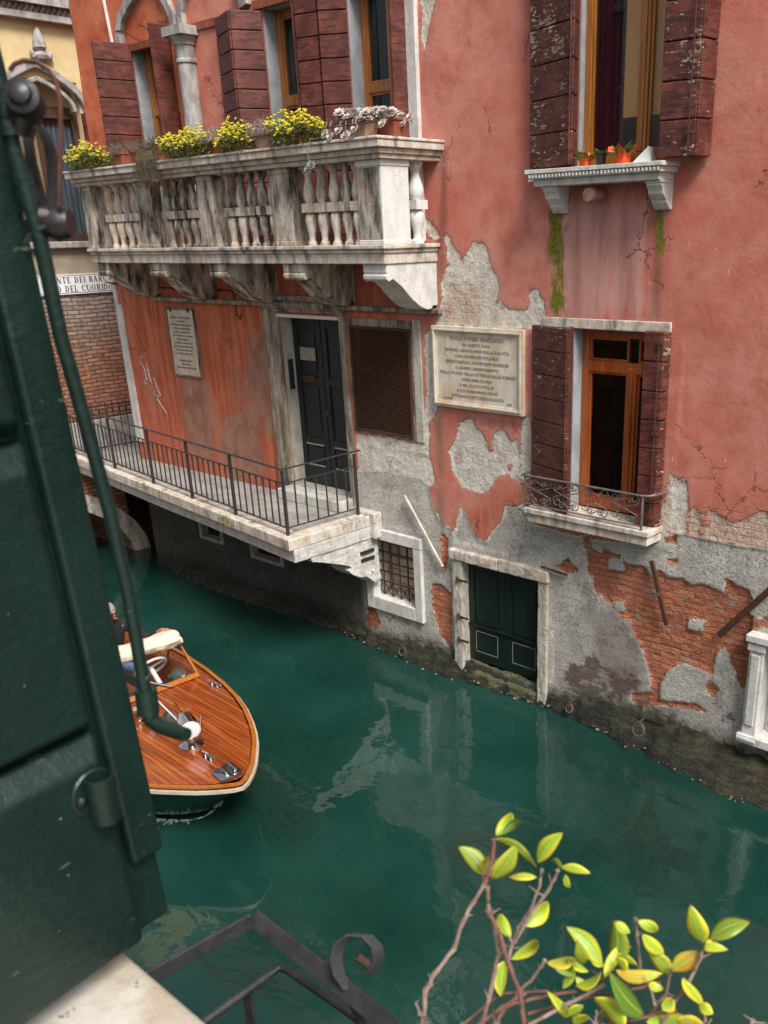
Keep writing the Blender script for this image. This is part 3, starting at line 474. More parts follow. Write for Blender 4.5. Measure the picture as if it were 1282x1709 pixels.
# ---- lower right window with shutters and little iron balcony
reveal(LWn, .26, None).build('reveal', M['jamb'], house)
w = casement((LWn[0]+.0, LWn[1], LWn[2]+.06, LWn[3]), .17, M['frame_red'], house, mull=[.58], transom=[.80], fr=.095, short=True)
room(LWn, .26, M['dark'], w)
b = MB().box(-6.60, -4.97, -.012, .2, LWn[3]+.001, LWn[3]+.11); b.build('lintel', M['stone'], house, bevel=.01)
leafboards((-6.03, -.27), (-6.165, -.01), LWn[2]+.02, CZ-.955, house, nb=8, flake=.24, side=1)
leafboards((-6.70, -.07), (-6.06, -.28), LWn[2]+.02, CZ-.96, house, nb=8, flake=.24, side=1)
leafboards((-5.20, -.14), (-4.99, -.12), LWn[2]+.02, CZ-.955, house, nb=7, flake=.1, side=1, strap=.88)
leafboards((-4.985, -.12), (-4.95, -.01), LWn[2]+.02, CZ-.96, house, nb=7, flake=.3, side=1)
sh = MB().box(-6.62, -4.93, -.31, .16, CZ-3.07, CZ-3.005).box(-6.60, -4.95, -.285, .15, CZ-3.175, CZ-3.0705); sh = sh.build('balcony_slab', M['stone'], house, bevel=.01)
def scroll(mb, c, r, a0, turns, dirn, ux, uz, rad=.0065, n=26):
    pts = []
    for k in range(n+1):
        f = k/n; a = a0+dirn*turns*2*math.pi*f; rr = r*(1-.80*f); pts.append(Vector(c)+Vector(ux)*math.cos(a)*rr+Vector(uz)*math.sin(a)*rr)
    mb.tube(pts, rad, 5); return pts[0]
def s_scroll(mb, A, B, r, ux, uz, flip=1, rad=.0065):
    """S or C shaped iron scroll between two centres"""
    A, B = Vector(A), Vector(B); d = (B-A).normalized(); pts = []; ux, uz = Vector(ux), Vector(uz)
    n = 18; ang = math.atan2(d.dot(uz), d.dot(ux))
    for k in range(n, -1, -1): f = k/n; a = ang+flip*(math.pi*.5+1.5*math.pi*2*f*.8); rr = r*(1-.78*f); pts.append(A+ux*math.cos(a)*rr+uz*math.sin(a)*rr)
    for k in range(n+1): f = k/n; a = ang-flip*(math.pi*.5)+flip*(1.5*math.pi*2*f*.8); rr = r*(1-.78*f); pts.append(B+ux*math.cos(a)*rr+uz*math.sin(a)*rr)
    mb.tube(pts, rad, 5)
rl = empty('balcony_railing', (-5.8, -.29, CZ-3.0), 'low wrought iron railing of curling scrolls across the lower right window', 'railing')
zb_, zt_ = CZ-2.99, CZ-2.62; yr = -.285; b = MB()
b.tube([(-6.72, -.01, zt_-.02), (-6.66, yr-.01, zt_), (-5.05, yr-.01, zt_), (-4.98, yr+.02, zt_), (-4.93, -.20, zt_+.005), (-4.90, -.01, zt_)], .014, 8); b.tube([(-6.62, yr, zb_+.03), (-5.02, yr, zb_+.03)], .009, 6)
b.tube([(-6.62, yr, zb_-.02), (-6.62, yr, zt_)], .011, 6); b.tube([(-5.03, yr, zb_-.02), (-5.03, yr, zt_)], .014, 6); b.build('rail', M['iron_grey'], rl)
b = MB(); H = zt_-zb_-.03; ux, uz = (1, 0, 0), (0, 0, 1); n_ = 4; Wd = 1.56/n_
for k in range(n_):
    xa = -6.61+k*Wd; m1 = 1 if k % 2 else -1
    s_scroll(b, (xa+.07, yr, zb_+.09+.04), (xa+Wd-.08, yr, zb_+H-.03), .062, ux, uz, 1); s_scroll(b, (xa+.07, yr, zb_+H-.05), (xa+Wd-.08, yr, zb_+.10), .058, ux, uz, -1)
    s_scroll(b, (xa+Wd*.35, yr, zb_+.09), (xa+Wd*.68, yr, zb_+.09), .04, ux, uz, m1); s_scroll(b, (xa+Wd*.3, yr, zb_+H-.03), (xa+Wd*.66, yr, zb_+H-.04), .036, ux, uz, -m1)
b.build('scrollwork', M['iron_grey'], rl, smooth=True)
# ---- big marble plaque
def letters(lines, x0, x1, z0, z1, y, mat, parent, sizes=None, th=.004, widths=None, bold=0.):
    """centred lines of text, each stretched to its own width"""
    obs = []; n = len(lines); step = (z1-z0)/n
    for k, ln in enumerate(lines):
        if not ln: continue
        cu = bpy.data.curves.new('lettering', 'FONT'); cu.body = ln; cu.size = 1; cu.extrude = .02; cu.offset = bold; cu.resolution_u = 2
        ob = bpy.data.objects.new('tmp', cu); COL.objects.link(ob); dg = bpy.context.evaluated_depsgraph_get(); me = bpy.data.meshes.new_from_object(ob.evaluated_get(dg)); bpy.data.objects.remove(ob)
        co = np.array([v.co[:] for v in me.vertices]); mn, mx = co.min(0), co.max(0); W = widths[k]*(x1-x0) if widths else (x1-x0); hh = (sizes[k] if sizes else .6)*step
        cx_ = (x0+x1)/2; zc = z1-step*(k+.5)
        obs.append(([(cx_+(c[0]-(mn[0]+mx[0])/2)/(mx[0]-mn[0])*W, y-(c[2]-mn[2])/(.04)*th, zc+(c[1]-.0)/.72*hh-hh/2) for c in co], [tuple(p.vertices) for p in me.polygons])); bpy.data.meshes.remove(me)
    m = MB()
    for v, f in obs: m.add(v, f)
    return m.build('lettering', mat, parent)
a_, c_ = P(725, 543), P(877.5, 695); px0, px1, pz0, pz1 = -8.27, -6.83, CZ-2.0, CZ-1.03
pl = empty('marble_plaque', ((px0+px1)/2, -.05, pz0), 'large cream marble plaque in a moulded frame left of the lower shuttered window', 'plaque')
MB().box(px0+.05, px1-.05, -.04, .02, pz0+.05, pz1-.05).build('panel', M['marble'], pl)
b = MB()
for (i0, i1, y) in ((0, .03, -.06), (.0301, .055, -.075), (.0551, .075, -.05)):
    b.box(px0+i0, px0+i1, y, 0, pz0+i0, pz1-i0).box(px1-i1, px1-i0, y, 0, pz0+i0, pz1-i0).box(px0+i1, px1-i1, y+.0005, 0, pz1-i1, pz1-i0).box(px0+i1, px1-i1, y+.0005, 0, pz0+i0, pz0+i1)
b.build('plaque_frame', M['marble'], pl, bevel=.004)
L = ["PAOLO FAMBRI VENEZIANO", "IN QUESTA CASA", "DIMORÒ LUNGHI ANNI DELLA SUA VITA", "CON VIGORE INFATICABILE", "ESERCITANDO IL MULTIFORME INGEGNO", "E L'ANIMO GENEROSISSIMO", "NELLO STUDIO DELLE LETTERE E DELLE SCIENZE", "ONDE EBBE GLORIA", "E NEL CULTO D'ITALIA", "A CUI NOBILMENTE GIOVÒ", "CITTADINO SCRITTORE E SOLDATO"]
letters(L, px0+.12, px1-.12, pz0+.12, pz1-.10, -.0402, M['ink'], pl, sizes=[.70]+[.50]*10, widths=[.70, .36, .84, .56, .83, .56, 1.0, .40, .45, .55, .70])
letters(["IL COMUNE"], px0+.16, px0+.32, pz0+.09, pz0+.14, -.0402, M['ink'], pl, sizes=[.5]); letters(["1898"], px1-.25, px1-.18, pz0+.09, pz0+.14, -.0402, M['ink'], pl, sizes=[.5])
# ---- small marble plaque above the walkway
q = rect((281, 516), (323, 518), (295, 622), (338, 630)); sp_ = empty('marble_plaque', ((q[0]+q[1])/2, -.03, q[2]), 'tall narrow marble plaque with small lettering on the orange wall above the walkway', 'plaque')
MB().box(q[0], q[1], -.03, .01, q[2], q[3]).build('panel', M['marble'], sp_, bevel=.006)
b = MB(); e = .02; b.box(q[0]-e, q[0], -.038, .01, q[2]-e, q[3]+e).box(q[1], q[1]+e, -.038, .01, q[2]-e, q[3]+e).box(q[0], q[1], -.0375, .01, q[3], q[3]+e).box(q[0], q[1], -.0375, .01, q[2]-e, q[2]); b.build('plaque_frame', M['stone_warm'], sp_)
for xx in (q[0]+.12, q[1]-.12): MB().box(xx-.02, xx+.02, -.045, -.0301, q[3]-.03, q[3]+.03).build('clamp', M['rust'], sp_)
L2 = ["IN QUESTA CASA OSPITE DI AMICI", "IL CARNEVALE", "WOLFGANG AMADEUS MOZART", "FESTEGGIÒ SERENAMENTE", "DURANTE IL CARNEVALE 1771", "LA CITTÀ DI VIVALDI E DI GOLDONI", "VUOLE RICORDARE", "IL FANCIULLO SALISBURGHESE", "NELLA CUI MUSICA DIVINA GRAZIA", "E AURORALE SETTECENTO", "IN ETERNA POESIA FUSERO", "", "PER IL BICENTENARIO", "DELLA MORTE", "L'ATENEO DEGLI AMICI DI MOZART"]
letters(L2, q[0]+.07, q[1]-.07, q[2]+.09, q[3]-.09, -.0302, M['ink'], sp_, sizes=[.5]*15, widths=[.95, .4, .98, .85, .8, .95, .55, .8, .95, .8, .8, 0, .62, .4, .95])
# ---- entrance door with pitted stone doorway
dx0, dx1, dz0, dz1 = DR
surround(DR, .01, .0, .25, M['stone_warm'], 'door_frame', house, wt=.02, wb=.01)
b = MB().box(dx0-.30, dx0-.16, -.075, .02, dz0-.14, dz1+.10).box(dx0-.16, dx0-.0101, -.045, .02, dz0-.14, dz1+.06); b.box(dx1+.0101, dx1+.105, -.06, .02, dz0-.14, dz1+.06)
b.box(dx0-.30, dx1+.11, -.08, .02, dz1+.1005, dz1+.22).box(dx0-.16, dx1+.105, -.05, .02, dz1+.0605, dz1+.1); b.box(dx0-.36, dx1+.13, -.14, .02, dz1+.2205, dz1+.29); b.build('doorway', M['stone_warm'], house, bevel=.012)
b = MB().box(dx0-.0, dx1, -.055, -.046, dz1-.012, dz1+.03); b.build('door_strip', M['stone_post'], house)
reveal((dx0+.005, dx1-.005, dz0+.005, dz1-.01), .26, None).build('reveal', M['stone_jamb'], house)
dm = (dx0+dx1)/2-.02
for (xa, xb, nm) in ((dx0+.01, dm-.008, 0), (dm+.008, dx1-.01, 1)):
    b = MB(); y = .20; b.box(xa, xb, y+.02, y+.05, dz0, dz1); w_ = .10
    b.box(xa, xa+w_, y, y+.0195, dz0, dz1).box(xb-w_, xb, y, y+.0195, dz0, dz1)
    for (za, zb) in ((dz0, dz0+.30), (dz0+.62, dz0+.72), (dz1-.95, dz1-.85), (dz1-.16, dz1)): b.box(xa+w_, xb-w_, y+.0005, y+.0195, za, zb)
    b.box(xa+w_+.04, xb-w_-.04, y+.006, y+.0195, dz0+.34, dz0+.58).box(xa+w_+.05, xb-w_-.05, y+.006, y+.0195, dz0+.77, dz1-1.0).box(xa+w_+.05, xb-w_-.05, y+.006, y+.0195, dz1-.80, dz1-.21)
    d_ = b.build('door', M['door_dark'], house, bevel=.006)
    for za in (.295, .61): MB().box(xa+w_+.02, xb-w_-.02, y-.012, y-.0005, dz0+za, dz0+za+.022).build('kick_strip', M['scuff'], d_)
    if nm == 0:
        MB().box(xa+.14, xb-.14, y-.006, y-.0008, dz1-.62, dz1-.44).build('notice', M['scuff'], d_); MB().box(xa+.17, xb-.17, y-.012, y-.0008, dz1-.93, dz1-.84).build('letter_slot', M['rust'], d_)
    else: MB().lathe([(.02, 0), (.02, .03), (.035, .04), (.035, .06), (.02, .07)], (xa+.07, y, dz0+1.12), 12, (0, -1, 0)).build('handle', M['rust'], d_)
b = MB().box(dx0+.08, dx0+.17, -.02, .0, 0, 0) if False else MB(); b.box(dx0-.003, dx0+.03, .05, .15, dz0+1.42, dz0+1.85)
bp = b.build('intercom', M['chrome'], house, bevel=.004); b = MB()
for k in range(4): MB().box(dx0+.031, dx0+.036, .07, .13, dz0+1.46+k*.1, dz0+1.52+k*.1).build('button', M['plastic'], bp)
b = MB().box(dx0-.05, dx1+.05, -.32, .24, dz0-.16, dz0-.001).box(dx0+.0, dx1-.0, -.30, -.0, dz0-.21, dz0-.1605); b.build('doorstep', M['stone_rough'], house, bevel=.015)
# ---- metal screen window beside the door
sx0, sx1, sz0, sz1 = SCR; room(SCR, .14, M['dark'], house)
surround(SCR, .05, .012, .14, M['stone_warm'], 'window_frame', house, wt=.10, wb=.03)
b = MB(); MB().box(sx1+.0501, sx1+.19, -.02, .05, sz0-.04, sz1+.12).build('window_jamb_stone', M['stone_jamb'], house, bevel=.01)
fr = .03; b.box(sx0, sx0+fr, -.03, .03, sz0, sz1).box(sx1-fr, sx1, -.03, .03, sz0, sz1).box(sx0+fr, sx1-fr, -.0295, .03, sz1-fr, sz1).box(sx0+fr, sx1-fr, -.0295, .03, sz0, sz0+fr); scr = b.build('screen_frame', M['rust'], house)
b = MB(); k = sx0+fr
while k < sx1-fr: b.box(k, k+.008, -.012, -.006, sz0+fr, sz1-fr); k += .026
k = sz0+fr
while k < sz1-fr: b.box(sx0+fr, sx1-fr, -.019, -.0125, k, k+.008); k += .026
b.box(sx0+.32, sx0+.36, .02, .03, sz0, sz1-.5).box(sx0, sx1, .02, .03, sz0+.45, sz0+.49).box(sx0+.55, sx0+.58, .02, .03, sz0, sz1-.5); b.build('wire_mesh', M['rust'], scr)
# ---- grated window near the water
gx0, gx1, gz0, gz1 = GW
surround(GW, .15, .05, .30, M['stone_clean'], 'window_frame', house, wt=.16, wb=.20, bev=.012); room(GW, .32, M['ochre_grey'], house)
b = MB()
for k in range(5): X = gx0+(gx1-gx0)*(k+.5)/5; b.tube([(X, .10, gz0), (X, .10, gz1)], .011, 6)
for k in range(5): Z = gz0+.22+(gz1-gz0-.2)*k/4.6; b.box(gx0, gx1, .088, .112, Z-.008, Z+.008)
for k in range(5):
    X = gx0+(gx1-gx0)*(k+.5)/5; b.tube([(X+.075*math.cos(a), .095, gz0+.11+.075*math.sin(a)) for a in np.linspace(0, 6.283, 20)], .008, 5)
b.build('grate', M['rust'], house)
MB().tube([(gx0-.03, -.05, gz0+.30), (gx0+.0, -.10, gz0+.33), (gx0+.14, -.16, gz0+.47)], .018, 8).build('shutter_catch', M['white'], house, smooth=True)
b = MB()
for k in range(4):
    for j in range(5): b.box(gx0-.05+k*.19, gx0+.125+k*.19, .34, .37, gz0-.06+j*.2, gz0+.125+j*.2)
b.build('tiles', M['marble'], house, bevel=.006)
# ---- green water door
bx0, bx1, bz0, bz1 = BD; room(BD, .25, M['dark'], house)
for q_ in ((bx0-.17, bx0, -.05), (bx1, bx1+.15, -.045)): dj = MB().box(q_[0], q_[1], q_[2], .20, bz0-(.42 if q_[0] < bx0 else .24), bz1).build('door_jamb', M['stone_jamb'], house, bevel=.02); rough(dj, .02, .06, 4)
b = MB().box(bx0-.20, (bx0+bx1)/2, -.07, .20, bz1+.001, bz1+.15).box((bx0+bx1)/2+.004, bx1+.17, -.065, .20, bz1+.001, bz1+.17); dj = b.build('lintel', M['stone'], house, bevel=.02); rough(dj, .02, .09, 4)
bm_ = (bx0+bx1)/2; zm = bz0+(bz1-bz0)*.36
for (xa, xb) in ((bx0, bm_-.004), (bm_+.004, bx1)):
    b = MB(); y = .10; b.box(xa, xb, y+.015, y+.05, bz0, bz1); w_ = .10; b.box(xa, xa+w_, y, y+.0145, bz0, bz1).box(xb-w_, xb, y, y+.0145, bz0, bz1)
    for (za, zb) in ((bz0, bz0+.12), (zm-.06, zm), (bz1-.12, bz1)): b.box(xa+w_, xb-w_, y+.0005, y+.0145, za, zb)
    b.box(xa+w_+.03, xb-w_-.03, y+.004, y+.0145, bz0+.15, zm-.09).box(xa+w_+.03, xb-w_-.03, y+.004, y+.0145, zm+.03, bz1-.15)
    d_ = b.build('door', M['door_green'], house, bevel=.005)
    m = MB(); a, c, e, g = xa+w_+.022, xb-w_-.022, bz0+.142, zm-.082; t_ = .006
    m.box(a, c, y-.006, y-.0005, e, e+t_).box(a, c, y-.006, y-.0005, g, g+t_).box(a, a+t_, y-.006, y-.0005, e+t_, g).box(c-t_, c, y-.006, y-.0005, e+t_, g); m.build('panel_bead', M['scuff'], d_)
    MB().box(xa+.0, xb, y-.03, y-.0005, zm+.001, zm+.02).build('weather_rail', M['door_green'], d_, bevel=.004)
b = MB()
for z in (bz0+.28, bz1-.3, zm+.1): MB().tube([(bx0-.05, -.07, z), (bx0-.05, -.07, z+.08)], .016, 6).box(bx0-.05, bx0+.12, -.06, -.05, z+.02, z+.05).build('hinge', M['rust'], house)
st = MB().box(bx0-.22, bx1+.2, -.30, .1, bz0-.60, bz0-.30).box(bx0-.0, bx1+.0, -.06, .1, bz0-.2999, bz0-.10).box(bx0, bx1, .02, .12, bz0-.0995, bz0-.002); rough(st.build('water_steps', mat_stone('algae_stone', .45, (.12, .11, .06), (.07, .07, .035), (.012, .014, .010), algae=.4, bump=.02), house, bevel=.04), .10, .16, 5)
# ---- white stone window at the right edge
rx0, rx1, rz0, rz1 = RW; room(RW, .35, M['dark'], house)
b = MB().box(rx0-.16, rx0-.0, -.10, .3, rz0+.0, rz1); b.box(rx0-.20, rx1+.2, -.14, .3, rz1+.001, rz1+.08).box(rx0-.18, rx0+.02, -.12, -.101, rz1-.1, rz1-.02).box(rx0-.13, rx0-.03, -.118, -.101, rz0+.12, rz1-.14); b.box(rx0-.20, rx1+.2, -.14, .3, rz0-.10, rz0-.001); b.box(rx0-.19, rx0+.03, -.16, -.1405, rz0-.06, rz0-.02)
b.box(rx1, rx1+.16, -.10, .3, rz0, rz1); b.build('window_frame', M['stone_clean'], house, bevel=.012)
b = MB()
for k in range(6): b.tube([(rx0+.08+k*.14, .1, rz0), (rx0+.08+k*.14, .1, rz1)], .01, 6)
b.build('grate', M['rust'], house)
# ---- small vents in the dark wall under the walkway
for r in (LB1, LB2): surround(r, .06, .03, .121, M['stone_grey'], 'vent_frame', house, wt=.06); MB().box(r[0], r[1], .12, .14, r[2], r[3]).build('vent_pane', M['dark'], house)
# ---- tie bars, hooks, pipe, mooring rings
def stick(a, b_, w_, mat, name, y=-.03):
    A, B = Vector(P(*a, y)), Vector(P(*b_, y)); u = (B-A).normalized(); s = Vector((0, 1, 0)).cross(u); o = MB().obox(A-s*w_/2, B-A, s*w_, Vector((0, -.035, 0)))
    return o.build(name, mat, house, bevel=.006)
stick((676, 827), (740, 946), .045, M['stone'], 'tie_bar'); k = stick((1089, 935), (1114, 1042), .05, M['rust'], 'tie_bar'); MB().box(*(lambda p: (p[0]-.05, p[0]+.05, -.08, -.06, p[2]-.015, p[2]+.015))(P(1100, 988))).build('tie_clamp', M['iron_grey'], k)
stick((1201, 1060), (1300, 972), .07, M['rust'], 'tie_bar', -.05); stick((905, 945), (948, 959), .02, M['rust'], 'tie_bar')
def ring(px, py, r, label, y=-.06):
    c = Vector(P(px, py, y)); t = empty('mooring_ring', c, label, 'mooring ring', 'mooring rings along the waterline')
    MB().tube([c+Vector((r*math.cos(a), -.01+.02*math.sin(a), r*math.sin(a)-r)) for a in np.linspace(0, 6.283, 22)], .009, 6).build('ring', M['iron_grey'], t, smooth=True)
    MB().tube([c+Vector((0, .12, .03)), c+Vector((0, -.02, .02)), c+Vector((0, -.03, -.02)), c+Vector((0, 0, -.03))], .012, 6).build('staple', M['rust'], t)
ring(672, 1080, .062, 'grey iron mooring ring on the dark stone left of the green water door', -.10); ring(1067, 1208, .075, 'pale iron mooring ring on the mossy bricks right of the green water door', -.30); ring(951, 1176, .05, 'small mooring ring half lost in the grey render just right of the water door', -.10)
pp = [P(176, 471, -.03), P(230, 477, -.03), P(300, 482, -.03), P(380, 484, -.03), P(388, 487, -.03), P(393, 505, -.04), P(395, 525, -.05), P(401, 533, -.08), P(403, 524, -.09)]
b = MB().tube(pp, .012, 6); 
for q_ in ((190, 473), (215, 476), (250, 479), (290, 482), (330, 483), (365, 484)): p_ = P(*q_, -.03); b.box(p_[0]-.015, p_[0]+.015, -.045, 0, p_[2]-.02, p_[2]+.02)
b.tube([P(380, 479, -.03), P(392, 476, -.05), P(397, 484, -.06), P(391, 492, -.05)], .008, 5); b.build('cable_pipe', M['rust'], house)
# corner pilaster of white stone with the chipped top
pc = [P(*q) for q in ((184, 484), (197, 484), (206, 514), (245, 722), (234, 728))]
b = MB().box(-15.755, -15.56, -.03, .02, CZ-3.35, CZ-1.0).box(-15.756, -15.66, -.0305, .02, CZ-.9995, CZ-.60); b.build('corner_stone', M['stone_clean'], house, bevel=.008)
# scratched graffiti on the orange wall
b = MB()
for st_ in ([(241, 596), (236, 594), (234, 605), (240, 612), (244, 628), (246, 634), (243, 632)], [(240, 618), (248, 616), (250, 630), (254, 640)], [(256, 630), (262, 645), (268, 660)], [(252, 648), (262, 644), (256, 658), (266, 662)], [(244, 604), (247, 622), (252, 636)], [(262, 665), (272, 680), (278, 690)], [(242, 634), (240, 638), (244, 640)]):
    b.tube([P(*q, -.002) for q in st_], .0045, 4)
b.build('graffiti', M['signwhite'], house)
# ---- upper left wing: jambs, windows, arches, column
W1i, W2i, W3i = W1, W2, W3
for r, mul, tr, cur, cxx in ((W1, [.62], [.68], None, None), (W2, [.5], [.62], M['white_lace'], (.15, 1)), (W3, [.52], [.62], M['maroon'], (.45, 1))):
    reveal(r, .30, None).build('reveal', M['jamb'], house)
    w = casement((r[0], r[1], r[2], r[3]), .20, M['frame'], house, mull=mul, transom=tr, fr=.085, curtain=cur, cx=cxx or (0, 1)); room(r, .30, M['dark'], w)
# white pilaster closing the wing
MB().box(P(682, 60)[0], P(699, 60)[0], -.06, .02, CZ-.08, CZ+4.1).build('white_pilaster', M['stone_clean'], house, bevel=.01)
zl = P(236, 68)[2]-.02
leafboards((W1[0]-.10, -.56), (W1[0]+.02, -.02), CZ+.02, zl+.02, house, nb=11, flake=-.2, side=1)
leafboards((W1[1]-.02, -.31), (W1[1]+.0, -.02), CZ+.02, zl+.12, house, nb=1, flake=-.1, side=1)
zz2 = CZ+2.66
leafboards((W2[0]-.20, -.36), (W2[0]+.0, -.01), CZ+.02, zz2-.02, house, nb=12, flake=-.1, side=1)
leafboards((W2[0]-.80, -.16), (W2[0]-.22, -.37), CZ+.02, zz2-.02, house, nb=12, flake=-.05, side=1)
leafboards((W2[1]-.02, -.25), (W2[1]+.02, -.02), CZ+.02, zz2+.5, house, nb=1, flake=.0, side=1)
leafboards((W2[1]+.01, -.26), (W2[1]+.32, -.18), CZ+.02, zz2+.5, house, nb=13, flake=.0, side=1)
leafboards((W3[0]-.30, -.20), (W3[0]+.0, -.01), CZ+.02, zz2+.5, house, nb=13, flake=.05, side=1)
leafboards((W3[1]-.03, -.24), (W3[1]+.03, -.03), CZ+.02, zz2+.85, house, nb=1, flake=.12, side=1)
# red boards over the window heads
b = MB()
for (a, c) in (((212, 76), (262, 59)), ((316, 42), (372, 22)), ((420, 4), (505, -24))):
    A, B = P(*a, -.03), P(*c, -.03); b.box(A[0], B[0], -.035, .02, (A[2]+B[2])/2-.10, (A[2]+B[2])/2+.0)
b.build('window_head', M['terra'], house, bevel=.006)
# pointed arches
def arch(pts, w_=.13, d=.10): MB().band([P(x, y, -.03) for x, y in pts], d, w_, (0, 1, 0)).build('arch_moulding', M['stone_grey'], house, bevel=.012)
arch([(203, 78), (200, 55), (203, 32), (214, 8), (232, -18), (250, -40)]); arch([(292, 50), (290, 28), (280, 5), (262, -22), (250, -40)]); arch([(306, 46), (303, 20), (306, -5), (320, -40)]); arch([(410, 12), (405, -10), (395, -35)], .18)
b = MB(); 
for pts in ([(188, 76), (181, 40), (172, -5)],): b.tube([P(x, y, -.01) for x, y in pts], .025, 6)
b.build('arch_rib', M['stone_clean'], house)
cb, ct = P(331, 215, -.12), P(303, 84, -.12); cxx = (P(314, 140, -.12)[0]); b = MB()
zt0 = P(301, 56, -.12)[2]; b.lathe([(.155, CZ-.05), (.155, CZ+.1), (.13, CZ+.16), (.128, zt0-.55), (.125, zt0-.37), (.145, zt0-.35), (.145, zt0-.32), (.127, zt0-.30), (.13, zt0-.16), (.15, zt0-.14), (.15, zt0-.11), (.19, zt0-.04)], (cxx, -.10, 0), 24); b.box(cxx-.22, cxx+.22, -.30, .02, zt0-.039, zt0+.07)
b.build('column', M['stone_grey'], house, smooth=True)
for pts in ([(231, 41), (240, 44), (252, 55)], [(193, 52), (205, 51), (222, 62), (238, 70)]):
    MB().tube([P(x, y, -.08) for x, y in pts], .008, 5).build('shutter_hook', M['rust'], house)
# ================================================================ the stone balcony (part of the house)
BX0, BX1, BY = -14.72, -8.12, -.90
sb = MB().box(BX0, BX1, BY-.03, 0, CZ-.145, CZ-.10).box(BX0+.03, BX1-.03, BY, 0, CZ-.19, CZ-.1455).box(BX0+.05, BX1-.05, BY+.02, 0, CZ-.305, CZ-.1905)
bal = sb.build('balcony', M['stone'], house, bevel=.010)
rb = MB().box(BX0-.10, BX1+.12, BY-.16, BY+.22, CZ+.945, CZ+.975).box(BX0-.085, BX1+.105, BY-.145, BY+.205, CZ+.87, CZ+.9445).box(BX0-.02, BX1+.06, BY-.09, BY+.15, CZ+.815, CZ+.8695).box(BX0+.0, BX1+.03, BY-.05, BY+.12, CZ+.765, CZ+.8145)
for sx in (0, 1):
    a, c = ((BX0-.10, BX0+.22), (BX1-.20, BX1+.12))[sx]; a2, c2 = ((BX0-.085, BX0+.2), (BX1-.19, BX1+.105))[sx]; a3, c3 = ((BX0-.02, BX0+.15), (BX1-.13, BX1+.06))[sx]; a4, c4 = ((BX0, BX0+.12), (BX1-.1, BX1+.03))[sx]
    rb.box(a, c, BY+.2205, -.0, CZ+.945, CZ+.975).box(a2, c2, BY+.2055, -.0, CZ+.87, CZ+.9445).box(a3, c3, BY+.1505, -.0, CZ+.815, CZ+.8695).box(a4, c4, BY+.1205, -.0, CZ+.765, CZ+.8145)
rb.build('handrail', M['stone'], bal, bevel=.008)
zf = CZ-.0998
def post(x0, x1, y0, y1, mat):
    m = MB().box(x0, x1, y0, y1, zf, CZ+.7645).box(x0-.012, x1+.012, y0-.012, y1+.012, zf, zf+.05).box(x0-.012, x1+.012, y0-.012, y1+.012, CZ+.70, CZ+.7640); return m.build('post', mat, bal, bevel=.008)
def X_(px): return P(px, 402, BY+.08)[0]
for i, (a, c) in enumerate(((160, 180), (244, 262), (345, 369), (467, 498), (608, 640))):
    a, c = X_(a), X_(c)
    if i == 4: post(BX1-.42, BX1-.03, BY+.01, BY+.44, M['stone_post']); MB().box(BX1-.40, BX1-.05, BY+.003, BY+.0095, zf+.06, CZ+.69).build('post_facing', M['stone_dirty'], bal, bevel=.002)
    elif i == 0: post(BX0+.03, BX0+.30, BY+.01, BY+.25, M['stone_dirty'])
    else: post(a, c, BY+.01, BY+.25, M['stone_dirty'])
prof = [(.062, 0), (.062, .03), (.048, .04), (.038, .07), (.043, .13), (.066, .22), (.072, .28), (.062, .335), (.045, .365)]
prof2 = [(.045, .465), (.062, .495), (.072, .55), (.066, .61), (.043, .70), (.038, .755), (.048, .785), (.062, .80), (.062, .83)]
def baluster(x, y, mat, k=1.):
    m = MB().lathe([(r*k, z) for r, z in prof], (x, y, zf), 18).lathe([(r*k, z) for r, z in prof2], (x, y, zf), 18); s = .073*k; m.box(x-s, x+s, y-s, y+s, zf+.3655, zf+.4645); m.box(x-.066, x+.066, y-.066, y+.066, zf+.8305, CZ+.7642)
    return m.build('baluster', mat, bal, smooth=True)
for g, px in enumerate(((190, 203, 217, 230, 240), (285, 299, 313, 327, 339), (388, 406, 424, 442, 459), (518, 539, 560, 580, 598))):
    for k, x in enumerate(px): baluster(X_(x), BY+.12, M['stone_dirty'] if g in (1, 2) or k in (3,) else M['stone'])
baluster(BX1-.14, BY+.66, M['stone_post'], 1.28)
baluster(BX0+.16, BY+.45, M['stone_dirty']); baluster(BX0+.16, BY+.68, M['stone_dirty'])
yq = lambda *l: l
for i, (a, c) in enumerate(((166, 186), (253, 278), (353, 381), (476, 510), (613, 652))):
    a, c = P(a, 440, BY+.1)[0], P(c, 440, BY+.1)[0]
    if i == 4: a, c = BX1-.46, BX1-.07
    pr = [(0, -.3055), (BY+.06, -.3055), (BY+.06, -.40), (BY+.075, -.405), (BY+.05, -.43), (BY+.055, -.47), (BY+.09, -.495), (BY+.13, -.48), (BY+.16, -.47), (BY+.30, -.56), (BY+.45, -.70), (BY+.60, -.80), (BY+.72, -.84), (BY+.80, -.83), (BY+.81, -.80), (0, -.80)]
    m = MB().prism([(a, y, CZ+z) for y, z in pr], (c-a, 0, 0)); m.build('bracket', M['stone_clean'] if i == 4 else M['stone_dirty'], bal, bevel=.01)
MB().box(BX0+.2, BX1-.0, -.10, .01, CZ-.90, CZ-.84).build('string_course', M['stone_warm'], house, bevel=.01)
